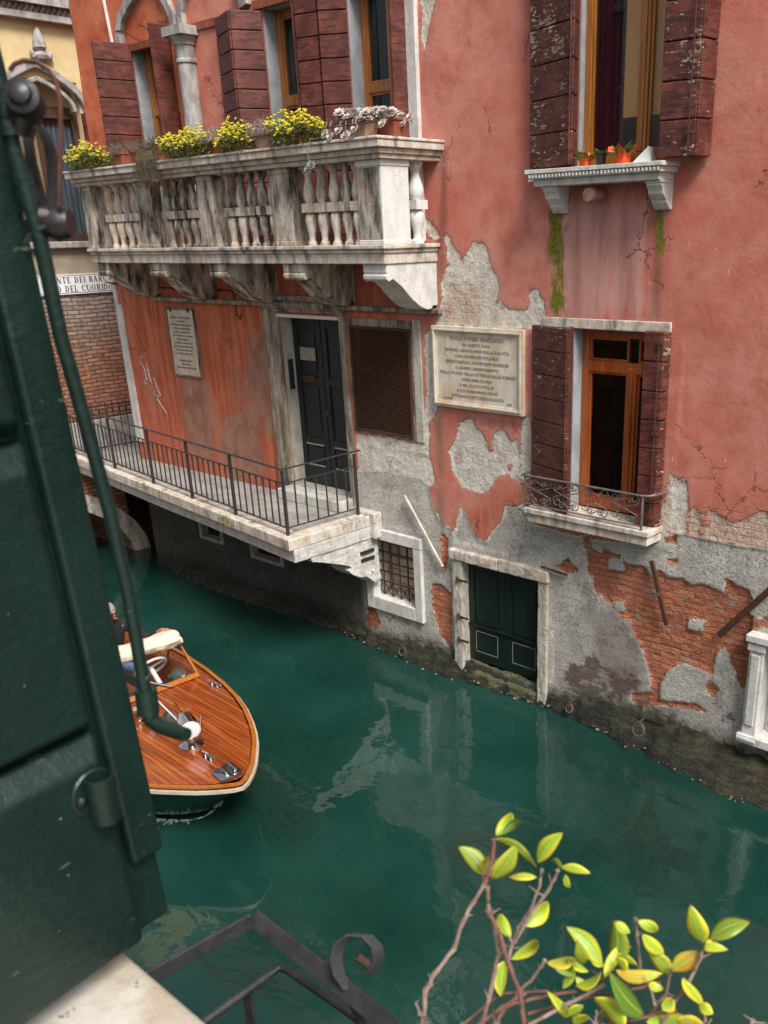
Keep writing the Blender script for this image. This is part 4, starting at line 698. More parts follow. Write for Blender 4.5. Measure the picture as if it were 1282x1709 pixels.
# ---- pots and plants along the handrail
ZR = CZ+.976
def rail_x(px): return P(px, 250, BY)[0]
def blob(mb, c, rad, n, s, sq=.6, up=True):
    for _ in range(n):
        while True:
            v = Vector((random.uniform(-1, 1), random.uniform(-1, 1), random.uniform(-1 if not up else -.5, 1)))
            if .35 < v.length < 1: break
        p = Vector(c)+Vector((v.x*rad[0], v.y*rad[1], v.z*rad[2])); d = Vector((random.gauss(0, 1), random.gauss(0, 1), random.gauss(.5, 1))).normalized(); e = d.cross(Vector((random.random(), random.random(), random.random()))).normalized(); l = s*random.uniform(.6, 1.3)
        mb.add([p-d*l, p+e*l*sq*.5, p+d*l, p-e*l*sq*.5], [(0, 1, 2, 3)])
def flowers(mb, c, rad, n, s):
    for _ in range(n):
        a = random.uniform(0, 6.28); r = math.sqrt(random.random()); p = Vector(c)+Vector((math.cos(a)*r*rad[0], math.sin(a)*r*rad[1]-.02, .05*math.sin(c[0]*9+a*3)*1+ rad[2]*(math.sqrt(max(0, 1-r*r*.8))*random.uniform(.35, 1.08))))
        for k in range(5):
            b_ = k*1.257+random.random(); q = p+Vector((math.cos(b_)*s*.55, math.sin(b_)*s*.55, random.uniform(-.4, .4)*s)); t = s*.45
            mb.add([q+Vector((t, 0, 0)), q+Vector((0, t, 0)), q+Vector((-t, 0, 0)), q+Vector((0, -t, 0)), q+Vector((0, 0, t)), q-Vector((0, 0, t))], [(0, 1, 4), (1, 2, 4), (2, 3, 4), (3, 0, 4), (1, 0, 5), (2, 1, 5), (3, 2, 5), (0, 3, 5)])
def stalks(mb, c, rad, n, L, droop=0., r=.0022):
    for _ in range(n):
        p = Vector(c)+Vector((random.uniform(-1, 1)*rad[0], random.uniform(-1, 1)*rad[1], 0)); d = Vector((random.gauss(0, .6), random.gauss(-.1, .5), random.uniform(.4, 1.2))).normalized(); pts = [p]; v = d
        for k in range(5): v = (v+Vector((random.gauss(0, .35), random.gauss(0, .35), -droop*(k+1)*.3+random.gauss(0, .25)))).normalized(); pts.append(pts[-1]+v*L*random.uniform(.5, 1)/5)
        mb.tube(pts, r, 3, cap=False)
def trough(t, x, w, d, h, mat, y=BY+.02, name='pot'):
    tw = .82; m = MB(); z = ZR+.001; v = [(x-w/2*tw, y-d/2*tw, z), (x+w/2*tw, y-d/2*tw, z), (x+w/2*tw, y+d/2*tw, z), (x-w/2*tw, y+d/2*tw, z), (x-w/2, y-d/2, z+h), (x+w/2, y-d/2, z+h), (x+w/2, y+d/2, z+h), (x-w/2, y+d/2, z+h)]
    m.add(v, [(3, 2, 1, 0), (4, 5, 6, 7), (0, 1, 5, 4), (1, 2, 6, 5), (2, 3, 7, 6), (3, 0, 4, 7)]).box(x-w/2-.012, x+w/2+.012, y-d/2-.012, y+d/2+.012, z+h+.0005, z+h+.03); return m.build(name, mat, t, bevel=.006)
GP = 'potted plants on the balcony handrail'
def yellow(x, w, label, n):
    w *= 1.18
    t = empty('potted_plant', (x, BY+.02, ZR), label, 'potted plant', GP); trough(t, x, w*.55, .15, .11, M['terra'])
    m = MB(); blob(m, (x, BY-.05, ZR+.09), (w*.56, .22, .19), int(2000*w), .027); m.build('foliage', M['leaf_small'], t); m = MB(); flowers(m, (x, BY-.08, ZR+.07), (w*.54, .20, .26), int(n*1.25), .023); m.build('blossoms', M['yellow'], t)
yellow(rail_x(152), .88, 'yellow flowering plant at the far left end of the balcony handrail', 120)
yellow(rail_x(322), .92, 'widest bushy yellow flowering plant, in front of the grey stone column', 210)
yellow(rail_x(404), .50, 'yellow flowering plant between two clumps of dry grey stalks on the balcony', 110)
yellow(rail_x(506), .78, 'rounded yellow flowering plant beside the mauve succulents on the balcony', 190)
def dryp(x, w, mat, label, potmat, n, droop=0., L=.22, potw=None):
    t = empty('potted_plant', (x, BY+.02, ZR), label, 'potted plant', GP); trough(t, x, potw or w*.8, .17, .14, potmat); m = MB(); stalks(m, (x, BY-.02, ZR+.14), (w*.42, .10, 0), n, L, droop); m.build('stalks', mat, t); return t
dryp(rail_x(200), .30, M['dry'], 'small terracotta pot of thin dry stalks right of the leftmost yellow flowers', M['terra'], 110)
dryp(rail_x(233), .40, M['dry'], 'square terracotta pot of dry stalks left of the dark trailing plant', M['terra'], 130)
t = dryp(rail_x(262), .34, M['dry_dark'], 'dark brown dried plant trailing down over the balcony handrail', M['terra'], 150, .1, .28)
m = MB()
for _ in range(170):
    x = rail_x(262)+random.gauss(0, .12); p = Vector((x, BY-.1, ZR+.1)); pts = [p, p+Vector((random.gauss(0, .03), -.07, .03)), p+Vector((random.gauss(0, .05), -.11, -.08)), p+Vector((random.gauss(0, .07), -.12, -.18)), p+Vector((random.gauss(0, .09), -.115, -random.uniform(.22, .36)))]; m.tube(pts, .003, 3, cap=False)
m.build('trailing_stems', M['dry_dark'], t)
dryp(rail_x(363), .42, M['dry_grey'], 'grey dried lavender clump right of the widest yellow plant', M['terra'], 170, .05, .26)
dryp(rail_x(448), .46, M['dry_grey'], 'pale grey dried lavender clump left of the rounded yellow plant', M['terra_grey'], 190, .05, .27)
def rosette(mb, c, r, tilt=None):
    c = Vector(c); ax = Vector((random.gauss(0, .4), random.gauss(-.5, .3), 1)).normalized() if tilt is None else Vector(tilt).normalized(); R = Vector((0, 0, 1)).rotation_difference(ax).to_matrix()
    for ringk, (n, e, l) in enumerate(((8, .25, 1.), (7, .65, .8), (5, 1.1, .55))):
        for k in range(n):
            a = k*6.283/n+ringk*.4; d = R@Vector((math.cos(a)*math.cos(e), math.sin(a)*math.cos(e), math.sin(e))); s = R@Vector((-math.sin(a), math.cos(a), 0)); L_ = r*l; w_ = r*.24; m_ = c+d*L_*.65
            mb.add([c, m_+s*w_, c+d*L_, m_-s*w_, m_-ax*r*.10+d*0], [(0, 1, 2), (0, 2, 3), (0, 4, 1), (0, 3, 4), (4, 2, 1), (4, 3, 2)])
def succulent(x0, x1, y0, y1, label, n, potmat, potw, extra=()):
    xm = (x0+x1)/2; t = empty('potted_plant', (xm, (y0+y1)/2, ZR), label, 'potted plant', GP); trough(t, xm, potw, .2, .16, potmat, y=(y0+y1)/2); m = MB()
    for _ in range(n): rosette(m, (random.uniform(x0, x1), random.uniform(y0-.06, y1), ZR+.20+random.uniform(-.03, .07)), random.uniform(.05, .075))
    s = MB()
    for (x, y, z) in extra: rosette(m, (x, y, z), random.uniform(.055, .08), (0, -.8, .6)); s.tube([(x, y+.03, ZR+.19), (x+.01, y-.01, ZR+.12), (x-.005, y, max(z, ZR-.02)), (x, y, z)], .006, 5)
    m.build('foliage', M['succ'], t)
    if s.v: s.build('stems', M['dry_grey'], t)
    return t
xs_ = rail_x(600)
succulent(rail_x(563), rail_x(625), BY-.02, BY+.10, 'wooden trough of mauve grey succulents right of the rounded yellow flowers', 60, M['terra_grey'], .52, [(rail_x(560), BY-.13, ZR+.06), (rail_x(569), BY-.14, ZR+.03), (rail_x(606), BY-.14, ZR+.03), (rail_x(612), BY-.15, ZR+.08)])
xe = BX1-.05
succulent(xe-.50, xe-.22, BY+.0, BY+.2, 'terracotta pot of mauve succulents on the corner of the balcony', 40, M['terra'], .30, [(xe-.48, BY-.10, ZR+.09), (xe-.36, BY-.12, ZR+.02)])
succulent(xe-.16, xe+.10, BY+.10, BY+.4, 'terracotta pot of mauve succulents nearest the wall on the balcony return', 40, M['terra'], .30, [(xe+.05, BY+.05, ZR+.12), (xe+.13, BY+.28, ZR+.13), (xe+.15, BY+.38, ZR+.2)])
t = empty('trailing_succulent', (rail_x(538), BY-.15, ZR), 'single dark succulent rosette hanging on a bare stem below the balcony handrail', 'succulent'); m = MB(); rosette(m, (rail_x(536), BY-.20, CZ+.70), .075, (0, -.8, .5)); rosette(m, (rail_x(539), BY-.19, CZ+.74), .06, (.5, -.8, .5)); m.build('rosette', M['succ_dark'], t)
MB().tube([(rail_x(541), BY-.05, ZR+.05), (rail_x(540), BY-.19, ZR+.03), (rail_x(536), BY-.20, CZ+.86), (rail_x(537), BY-.19, CZ+.72)], .005, 5).build('stem', M['dry_grey'], t)
hoop = MB().tube([(rail_x(470), BY-.17, ZR+.10), (xe-.45, BY-.17, ZR+.12), (xe+.14, BY-.15, ZR+.12)], .007, 5); tag(hoop.build('pot_guard', M['rust']), 'thin rusty iron bar holding the succulent pots on the balcony handrail', 'iron bar')
# little weeds
def weed(p, s, label):
    m = MB(); blob(m, (p[0], p[1], p[2]+s*.3), (s, s*.5, s*.6), 90, s*.16); tag(m.build('weed', M['fresh']), label, 'weed', 'weeds growing in the stonework')
weed((X_(266), BY-.02, CZ-.10), .09, 'tiny green weed at the foot of a balcony post')
# ================================================================ WALKWAY along the house, its bracket and railing
ZW = CZ-3.65
WC = (-9.50, -1.60); WL = (-16.75, -.74); e_ = Vector((WC[0]-WL[0], WC[1]-WL[1], 0)).normalized(); nrm = Vector((-e_.y, e_.x, 0))
def walk(off0, off1, z0, z1, x1=WC[0]):
    A = Vector((WL[0], WL[1], 0))-nrm*off0*-1; 
    a = Vector((WL[0], WL[1]+off0, 0)); c = Vector((x1, WC[1]+off0, 0)); return [(a.x, a.y), (c.x, c.y), (x1, off1), (a.x, off1)]
def slab(mb, off, xr, z0, z1, y1=0.): 
    p = [(WL[0]-2.5, WL[1]+off+.30), (xr, WC[1]+off), (xr, y1), (WL[0]-2.5, y1)]; return mb.prism([(x, y, z0) for x, y in p], (0, 0, z1-z0))
m = MB(); slab(m, .30, WC[0]-.30, ZW-.14, ZW-.012, -.001); pv = m.build('pavement', M['paving'], None); tag(pv, kind='structure')
m = MB(); k0 = WL[0]-2.4
def edge_pt(x): return WC[1]+(x-WC[0])*((WL[1]+.3-WC[1])/(WL[0]-2.5-WC[0]))
xs = [k0+i*1.18 for i in range(8)]+[WC[0]]
for a, c in zip(xs[:-1], xs[1:]):
    if c-a < .3: continue
    m.prism([(a+.003, edge_pt(a), ZW-.15), (c-.003, edge_pt(c), ZW-.15), (c-.003, edge_pt(c)+.3, ZW-.15), (a+.003, edge_pt(a)+.3, ZW-.15)], (0, 0, .15))
m.prism([(WC[0]-.30, WC[1]+.303, ZW-.15), (WC[0], WC[1]+.303, ZW-.15), (WC[0]+.0, -.001, ZW-.15), (WC[0]-.30, -.001, ZW-.15)], (0, 0, .149))
kb = m.build('kerb_stones', M['stone'], pv, bevel=.012); rough(kb, .012, .2, 2)
m = MB(); slab(m, .07, WC[0]-.0, ZW-.33, ZW-.151, -.001); k = m.build('edge_course', M['stone_rough'], pv, bevel=.01); rough(k, .02, .15, 3)
# slab joints of the paving (real thin raised flags)
m = MB(); random.seed(3); x = WL[0]-2.4
while x < WC[0]-.45:
    w_ = random.uniform(.55, .8); x2 = min(x+w_, WC[0]-.31); ya = edge_pt((x+x2)/2)+.31; n = 2; ym = ya+(0-ya)*random.uniform(.4, .6)
    m.box(x+.004, x2-.004, ya+.01, ym-.004, ZW-.0119, ZW-.002).box(x+.004, x2-.004, ym+.004, -.015, ZW-.0119, ZW-.001); x = x2
m.build('flagstones', M['paving'], pv, bevel=.002)
# rough white corbel carrying the corner
XC = WC[0]
pr = [(-.001, -.331), (-1.25, -.331), (-1.22, -.40), (-.98, -.47), (-.86, -.47), (-.70, -.55), (-.56, -.66), (-.50, -.62), (-.60, -.70), (-.52, -.78), (-.38, -.86), (-.22, -.90), (-.10, -1.03), (-.001, -1.0)]
m = MB().prism([(XC-.42, y, ZW+z) for y, z in pr], (.40, 0, 0)); k = m.build('corbel', M['stone_rough'], pv, bevel=.02); rough(k, .035, .14, 5)
for z in (-.53, -.64): MB().box(XC-.40, XC-.0, -.36, -.10, ZW+z, ZW+z+.045).build('corbel_groove', M['dark'], pv)
m = MB().box(XC-.40, XC+.10, -.16, .0, ZW-.33, ZW+.05); k = m.build('end_block', M['stone_rough'], pv, bevel=.02); rough(k, .02, .1, 4)
# railing
wr = empty('walkway_railing', (-12.5, -1.2, ZW), 'dark iron railing with thin upright bars along the stone walkway', 'railing')
zT, zM, zB = ZW+.885, ZW+.70, ZW+.10
def ey(x): return edge_pt(x)+.13
posts = [-17.2, -15.27, -13.75, -12.40, -11.08, -9.93-.0]; posts[-1] = XC-.20
gate_x = None
for i, x in enumerate(posts): MB().box(x-.019, x+.019, ey(x)-.019, ey(x)+.019, ZW-.02, zT-.014).build('post', M['iron'], wr, bevel=.003)
tp = [(x, ey(x), zT) for x in posts]; ex = XC-.17
m = MB(); m.band([tp[0], tp[-1]], .045, .013, (0, 1, 0)); m.band([(posts[-1], ey(posts[-1])+.01, zT), (posts[-1]+.02, -.10, zT+.02)], .045, .013, (1, 0, 0)); m.build('top_rail', M['iron'], wr, bevel=.003)
m = MB()
for z in (zM, zB):
    m.band([(posts[0], ey(posts[0]), z), (posts[-1], ey(posts[-1]), z)], .028, .010, (0, 1, 0)); m.band([(posts[-1], ey(posts[-1]), z), (posts[-1]+.02, -.18, z)], .028, .010, (1, 0, 0))
m.build('lower_rail', M['iron'], wr)
for a, c in zip(posts[:-1], posts[1:]):
    n = max(6, int(round((c-a)/.165)))
    for k in range(1, n): x = a+(c-a)*k/n; MB().box(x-.008, x+.008, ey(x)-.008, ey(x)+.008, zB, zM).build('bar', M['iron'], wr)
y0_, y1_ = ey(posts[-1]), -.20; MB().box(posts[-1]+.0, posts[-1]+.036, y1_-.018, y1_+.018, ZW, zT-.014).build('post', M['iron'], wr, bevel=.003)
for k in range(1, 7): y = y0_+(y1_-y0_)*k/7; MB().box(posts[-1], posts[-1]+.016, y-.008, y+.008, zB, zM).build('bar', M['iron'], wr)
weed((-11.1, edge_pt(-11.1)-.04, ZW-.10), .17, 'green weed hanging from the kerb of the walkway near the corner'); weed((-13.8, edge_pt(-13.8)-.03, ZW-.06), .12, 'pale weed on the kerb of the walkway below the second railing post')
# ================================================================ BRIDGE at the left
br = empty('stone_bridge', (-18.5, -3, ZW-1), 'brick canal bridge with a white stone arch rim at the left end of the walkway', 'bridge')
XB = -17.0; ya, yb = .25, -7.6; yc, hw = (ya+yb)/2, (ya-yb)/2; zs, rise = -.1, 1.75
def arc(r_off, n=28): return [(yc+(hw+r_off)*math.cos(math.pi*k/n), zs+(rise+r_off)*math.sin(math.pi*k/n)) for k in range(n+1)]
inner = arc(0); top = [(yb-1.2, ZW-.16), (ya, ZW-.16)] ; 
m = MB(); n = len(inner); zt_top = [(y, ZW-.155) for y, z in inner]
vs = [(XB, y, z) for y, z in inner]+[(XB, y, z) for y, z in zt_top]+[(XB-3.4, y, z) for y, z in inner]+[(XB-3.4, y, z) for y, z in zt_top]; fs = []
for k in range(n-1): fs += [(k+1, k, n+k, n+k+1), (2*n+k, 2*n+k+1, 3*n+k+1, 3*n+k), (k, k+1, 2*n+k+1, 2*n+k), (n+k+1, n+k, 3*n+k, 3*n+k+1)]
fs += [(0, 2*n, 3*n, n), (n-1, 2*n-1, 4*n-1, 3*n-1)]; m.add(vs, fs); m.build('arch_brickwork', M['brick'], br)
m = MB(); i0, i1 = arc(-.0, 18), arc(.34, 18)
for k in range(18): 
    q = [i0[k], i0[k+1], i1[k+1], i1[k]]; cx0 = sum(a[0] for a in q)/4; cz0 = sum(a[1] for a in q)/4; q = [(cx0+(a-cx0)*.985, cz0+(b_-cz0)*.985) for a, b_ in q]; m.prism([(XB-.05, y, z) for y, z in q], (.12, 0, 0))
k = m.build('arch_rim', M['stone'], br, bevel=.012)
m = MB().box(XB-.12, XB+.12, -.95, -.75, ZW-.3, ZW+.85).box(XB-.15, XB+.15, -.98, -.72, ZW+.85, ZW+.98).box(XB-.09, XB+.09, -7.4, -.95, ZW-.16, ZW+.2); m.build('parapet_pillar', M['stone_post'], br, bevel=.012)
m = MB().box(XB-3.4, XB-.1, -7.6, .2, ZW-.154, ZW-.02); m.build('deck', M['paving'], br)
# iron fence on the far side of the calle
gt = empty('iron_fence', (-17.1, .2, ZW), 'black iron grid fence with a spiked post beside the corner of the red house', 'fence')
fx = -16.95; p0, p1 = PX(238, 735, fx)[1], PX(128, 700, fx)[1]; zt1 = PX(228, 650, fx)[2]; gz_ = ZW-.25
m = MB().box(fx-.022, fx+.022, p0-.022, p0+.022, gz_, zt1); m.lathe([(.03, 0), (.038, .02), (.01, .12), (.002, .16)], (fx, p0, zt1), 8); m.build('spiked_post', M['iron'], gt)
zu = PX(226, 688, fx)[2]; m = MB()
for z in (zu, zu+.22, zu-.55, zu-.62): m.box(fx-.010, fx+.010, p1, p0, z-.012, z+.012)
m.build('rail', M['iron'], gt)
n = 9
for k in range(n): y = p1+(p0-p1)*(k+.3)/n; MB().box(fx-.007, fx+.007, y-.007, y+.007, gz_+.05, zu+.28).build('bar', M['iron'], gt)
m = MB()
for k in range(8): y = p1+(p0-p1)*(k+.8)/n; m.tube([(fx, y+.06*math.cos(a), zu+.11+.06*math.sin(a)) for a in np.linspace(0, 6.283, 14)], .007, 5)
m.build('ring_ornament', M['iron'], gt)
# ================================================================ ochre building across the calle
YX = -18.5; oc = empty('corner_building', (YX-2, 3, ZW-.3), 'old ochre plastered building with a gothic window and bare brick ground floor', 'house')
def yz(px, py): q = PX(px, py, YX); return q[1], q[2]
zband = (yz(110, 475)[1]); zsill = yz(115, 414)[1]
wy1 = yz(170, 412)[0]; wy0 = yz(62, 412)[0]-.25; wz1 = yz(115, 188)[1]; wz0 = zsill+.12
y_lo, y_hi = -.6, 9.; m = MB()
m.box(YX-4, YX, y_lo, y_hi, ZW-2.5, zband); m.build('ground_floor', M['brick'], oc)
m = MB().box(YX-4, YX+.03, y_lo-.02, y_hi, zband, zsill+.0); m.build('plaster_band', M['ochre_grey'], oc)
m = MB().box(YX-4, YX+.02, y_lo-.01, wy0, zsill+.001, CZ+5.5).box(YX-4, YX+.02, wy1, y_hi, zsill+.001, CZ+5.5).box(YX-4, YX+.02, wy0, wy1, wz1+.5, CZ+5.5).box(YX-4, YX-.35, wy0, wy1, zsill+.001, wz1+.5); m.build('upper_wall', M['ochre'], oc)
m = MB().box(YX, YX+.16, y_lo-.1, y_hi, zsill+.0, zsill+.12); m.build('window_sill', M['stone_grey'], oc, bevel=.02)
m = MB().box(YX-.0, YX+.05, y_lo, y_hi, gz_-.3, gz_+.55); m.build('plinth', M['stone_grey'], oc, bevel=.02)
wm_ = (wy0+wy1)/2; m = MB(); d = YX-.2
m.box(d, d+.06, wy0, wy0+.12, wz0, wz1).box(d, d+.06, wy1-.12, wy1, wz0, wz1).box(d, d+.06, wm_-.06, wm_+.06, wz0, wz1).box(d, d+.0605, wy0+.12, wy1-.12, wz0, wz0+.12).box(d, d+.0605, wy0+.12, wy1-.12, wz1-.1, wz1+.1)
w = m.build('window', M['rust'], oc, bevel=.01); MB().box(d-.02, d-.01, wy0, wy1, wz0, wz1).build('pane', M['glass'], w)
m = MB(); nn = 40; vs = []
for k in range(nn+1): y = wm_+.12+(wy1-wm_-.2)*k/nn; xx = d-.06+.02*math.sin(k*.9); vs += [(xx, y, wz0), (xx, y, wz1)]
m.add(vs, [(2*k, 2*k+2, 2*k+3, 2*k+1) for k in range(nn)]); m.build('curtain', M['blue_curtain'], w, smooth=True)
for yy, sg in ((wy0, -1), (wy1+.0, 1)):
    m = MB().box(YX+.0205, YX+.06, yy, yy+sg*.42, wz0, wz1)
    for k in range(9): z = wz0+(wz1-wz0)*k/9; m.box(YX+.0605, YX+.075, yy+sg*.01, yy+sg*.41, z+.01, z+(wz1-wz0)/9-.01)
    o = m.build('shutter', M['shutter'], oc); at = o.data.attributes.new('flake', 'FLOAT', 'POINT'); at.data.foreach_set('value', np.full(len(o.data.vertices), -.3, np.float32))
zh = yz(66, 108)[1]; m = MB(); Wd = (wy1-wy0)/2+.12
pts = []
for t_ in np.linspace(0, 1, 14): a = t_*math.pi/2; pts.append((wm_+Wd*math.cos(a)**.9, wz1+(zh-wz1)*(.72*math.sin(a)+.28*t_**3)))
m.band([(YX+.06, y, z) for y, z in pts], .16, .13, (1, 0, 0)); m.band([(YX+.06, 2*wm_-y, z) for y, z in pts[::-1]], .16, .13, (1, 0, 0)); m.band([(YX+.05, wm_+(y-wm_)*.72, wz1+(z-wz1)*.68) for y, z in pts], .12, .08, (1, 0, 0)); m.band([(YX+.05, wm_-(y-wm_)*.72, wz1+(z-wz1)*.68) for y, z in pts[::-1]], .12, .08, (1, 0, 0))
m.build('gothic_hood', M['stone_grey'], oc, bevel=.02)
yf, zf_ = yz(66, 100); m = MB().lathe([(.05, -.12), (.04, .0), (.11, .06), (.13, .12), (.10, .16), (.06, .19), (.12, .24), (.11, .33), (.06, .48), (.01, .58)], (YX+.08, yf, zf_-.06), 10)
for a in (-1, 1): m.lathe([(.02, 0), (.06, .05), (.05, .12), (.01, .16)], (YX+.1, yf+a*.11, zf_-.01), 8, (0, a*.6, 1))
m.build('finial', M['stone_grey'], oc)
ycn, zcn = yz(60, 36); m = MB().box(YX+.02, YX+.20, y_lo-.1, y_hi, zcn, zcn+.10).box(YX+.02, YX+.30, y_lo-.15, y_hi, zcn+.22, zcn+.40); k = y_lo
while k < y_hi: m.tube([(YX+.10, k, zcn+.10), (YX+.17, k+.07, zcn+.22)], .045, 6); k += .10
m.build('rope_cornice', M['stone_grey'], oc)
gs = MB().box(-26, -17.05, .25, 14, ZW-.6, gz_); gs.box(-17.05, -15.75, .001, 14, ZW-.6, ZW-.012); tag(gs.build('ground', M['paving']), kind='structure')
# street sign with stencilled serif capitals
s0y, s0z = yz(82, 459); s1y, s1z = yz(188, 453); zl_ = yz(100, 492)[1]
sg = empty('street_sign', (YX+.04, (s0y+s1y)/2, zl_), 'white street sign with two rows of black serif capitals on the brick wall', 'sign')
SY0, SY1 = s0y-.95, s0y+(yz(182, 455)[0]-s0y)+.75; SZ1 = s0z; SZ0 = zl_
MB().box(YX+.0, YX+.045, SY0, SY1, SZ0, SZ1).build('sign_board', M['signwhite'], sg); bd = MB()
for (a, c, e, g) in ((SY0+.02, SY1-.02, SZ0+.02, SZ0+.03), (SY0+.02, SY1-.02, SZ1-.03, SZ1-.02), (SY0+.02, SY0+.03, SZ0+.03, SZ1-.03), (SY1-.03, SY1-.02, SZ0+.03, SZ1-.03)): bd.box(YX+.0451, YX+.047, a, c, e, g)
bd.build('border', M['black'], sg)
def serif(mb, ch, y, z, h, X):
    """one stencil serif capital on the plane X, returns its width"""
    w = {'I': .32, 'E': .62, 'T': .72, 'L': .62, 'P': .62, 'B': .68, 'R': .74, 'N': .80, 'O': .78, 'C': .74, 'D': .76, 'A': .80, 'U': .80, 'S': .6, ' ': .45}.get(ch, .7)*h
    S, t, q = .17*h, .07*h, .10*h
    def bx(a, c, e, g): mb.box(X, X+.004, y+a, y+c, z+e, z+g)
    def stem(a, serifs=True, e=0, g=h):
        bx(a, a+S, e, g)
        if serifs: bx(a-.07*h, a, 0, t*.7); bx(a+S, a+S+.07*h, 0, t*.7); bx(a-.07*h, a, h-t*.7, h); bx(a+S, a+S+.07*h, h-t*.7, h)
    def bowl(cy, cz, ry, rz, a0, a1, th=S):
        n = 14; o = []; i_ = []
        for k in range(n+1):
            a = a0+(a1-a0)*k/n; o.append((X, y+cy+ry*math.cos(a), z+cz+rz*math.sin(a))); tt = t+(th-t)*abs(math.cos(a)); i_.append((X, y+cy+(ry-tt)*math.cos(a), z+cz+(rz-t)*math.sin(a)))
        for k in range(n): mb.prism([o[k], o[k+1], i_[k+1], i_[k]], (.004, 0, 0))
    H2 = math.pi/2; g = .05*h
    if ch == 'I': stem(.08*h)
    elif ch == 'T': stem(w/2-S/2-.03*h, False, 0, h-t); bx(w/2-.18*h, w/2+.14*h, 0, t*.7); bx(.0, w-.06*h, h-t, h); bx(0, t*.7, h-.25*h, h-t); bx(w-.06*h-t*.7, w-.06*h, h-.25*h, h-t)
    elif ch in 'EL':
        stem(.07*h); bx(.07*h+S, w-.06*h, 0, t); bx(w-.06*h-t*.7, w-.06*h, t, .26*h)
        if ch == 'E': bx(.07*h+S, w-.08*h, h-t, h); bx(w-.08*h-t*.7, w-.08*h, h-.24*h, h-t); bx(.07*h+S, w-.2*h, .48*h, .48*h+t); bx(w-.2*h-t*.6, w-.2*h, .38*h, .62*h)
    elif ch in 'PRB':
        stem(.07*h); bowl(.07*h+S, .74*h, w-.14*h-S, .26*h, -H2, H2)
        if ch == 'B': bowl(.07*h+S, .26*h, w-.11*h-S, .26*h, -H2, H2)
        if ch == 'R': mb.prism([(X, y+.30*h, z+.48*h), (X, y+.30*h+S, z+.48*h), (X, y+w, z), (X, y+w-S*1.1, z)], (.004, 0, 0))
    elif ch == 'D': stem(.07*h); bowl(.07*h+S, .5*h, w-.13*h-S, .5*h, -H2, H2)
    elif ch in 'OC':
        c = w/2-.02*h; bowl(c, .5*h, w/2-.04*h, .5*h, H2+.12, 3*H2-.12)
        if ch == 'O': bowl(c, .5*h, w/2-.04*h, .5*h, -H2+.12, H2-.12)
        else: bowl(c, .5*h, w/2-.04*h, .5*h, -H2+.1, -.55, t*1.3); bowl(c, .5*h, w/2-.04*h, .5*h, .55, H2-.1, t*1.3)
    elif ch == 'N': bx(.06*h, .06*h+t, 0, h); bx(w-.10*h-t, w-.10*h, 0, h); mb.prism([(X, y+.06*h, z+h), (X, y+.06*h+S*1.1, z+h), (X, y+w-.10*h, z), (X, y+w-.10*h-S*1.1, z)], (.0035, 0, 0)); bx(0, .06*h, h-t*.7, h); bx(w-.16*h-t, w-.04*h, h-t*.7, h-.0001); bx(0, .16*h, 0, t*.7)
    elif ch == 'U': bowl(w/2-.02*h, .3*h, w/2-.07*h, .3*h, -math.pi, 0); bx(.05*h, .05*h+S, .3*h, h); bx(w-.09*h-t, w-.09*h, .3*h, h); bx(0, .05*h+S+.06*h, h-t*.7, h-.0001)
    elif ch == 'A': mb.prism([(X, y+w*.46-t*.5, z+h), (X, y+w*.46+t*.5, z+h), (X, y+.06*h+t, z), (X, y+.06*h, z)], (.004, 0, 0)); mb.prism([(X, y+w*.46-S*.5, z+h), (X, y+w*.46+S*.5, z+h), (X, y+w-.08*h, z), (X, y+w-.08*h-S*1.1, z)], (.0036, 0, 0)); bx(.2*h, w-.25*h, .28*h, .28*h+t); bx(0, .2*h, 0, t*.6)
    return w+.06*h
def row(txt, ref_i, yref, z, h, k=1.):
    mb = MB(); ws = [serif(MB(), c, 0, 0, h, 0)*k for c in txt]; y = yref-sum(ws[:ref_i])
    for c, w_ in zip(txt, ws):
        if c != ' ' and y > SY0+.03 and y+w_ < SY1-.03: serif(mb, c, y, z, h, YX+.0452)
        y += w_
    return mb
hh = (SZ1-SZ0)*.31; r1 = row("PONTE DEI BARCAROLI", 1, yz(84, 470)[0], SZ1-.05-hh, hh, 1.12); r2 = row("O DEL CUORIDORO", 0, yz(93, 484)[0], SZ0+.045, hh, 1.12); r1.add(r2.v, r2.f); r1.build('lettering', M['black'], sg)
# ================================================================ WATER
m = MB(); nxw, nyw = 2, 2; m.add([(-60, -14, 0), (12, -14, 0), (12, .6, 0), (-60, .6, 0)], [(0, 1, 2, 3)]); tag(m.build('water', M['water']), kind='structure')
# mossy quay footing along the house
vs = []; fs = []; n = 260; prof_ = [(0, .62), (.35, .50), (.75, .22), (1., .02), (1.08, -.3), (1.08, -.9), (0, -.9)]
for i in range(n+1):
    X = XL+(XR-XL)*i/n; w_ = .11+.06*math.sin(X*1.3)+.05*mnoise.noise(Vector((X*3, 0, 0))); w_ += .30*max(0, min(1, (X+6.3)/2.6)); hgt = .34+.26*mnoise.noise(Vector((X*1.7, 5, 0)))+.16*mnoise.noise(Vector((X*6, 5, 0)))+(.22*max(0, min(1, (X+6.6)/2)))
    for j, (a, z) in enumerate(prof_):
        e_n = mnoise.noise(Vector((X*6, j*1.7, 2)))*.05+mnoise.noise(Vector((X*17, j*2.7, 4)))*.03; vs.append((X, -a*w_-e_n*(j > 0)+.02, z*hgt if z > 0 else z))
k_ = len(prof_); fs = [(i*k_+j, (i+1)*k_+j, (i+1)*k_+j+1, i*k_+j+1) for i in range(n) for j in range(k_-1)]
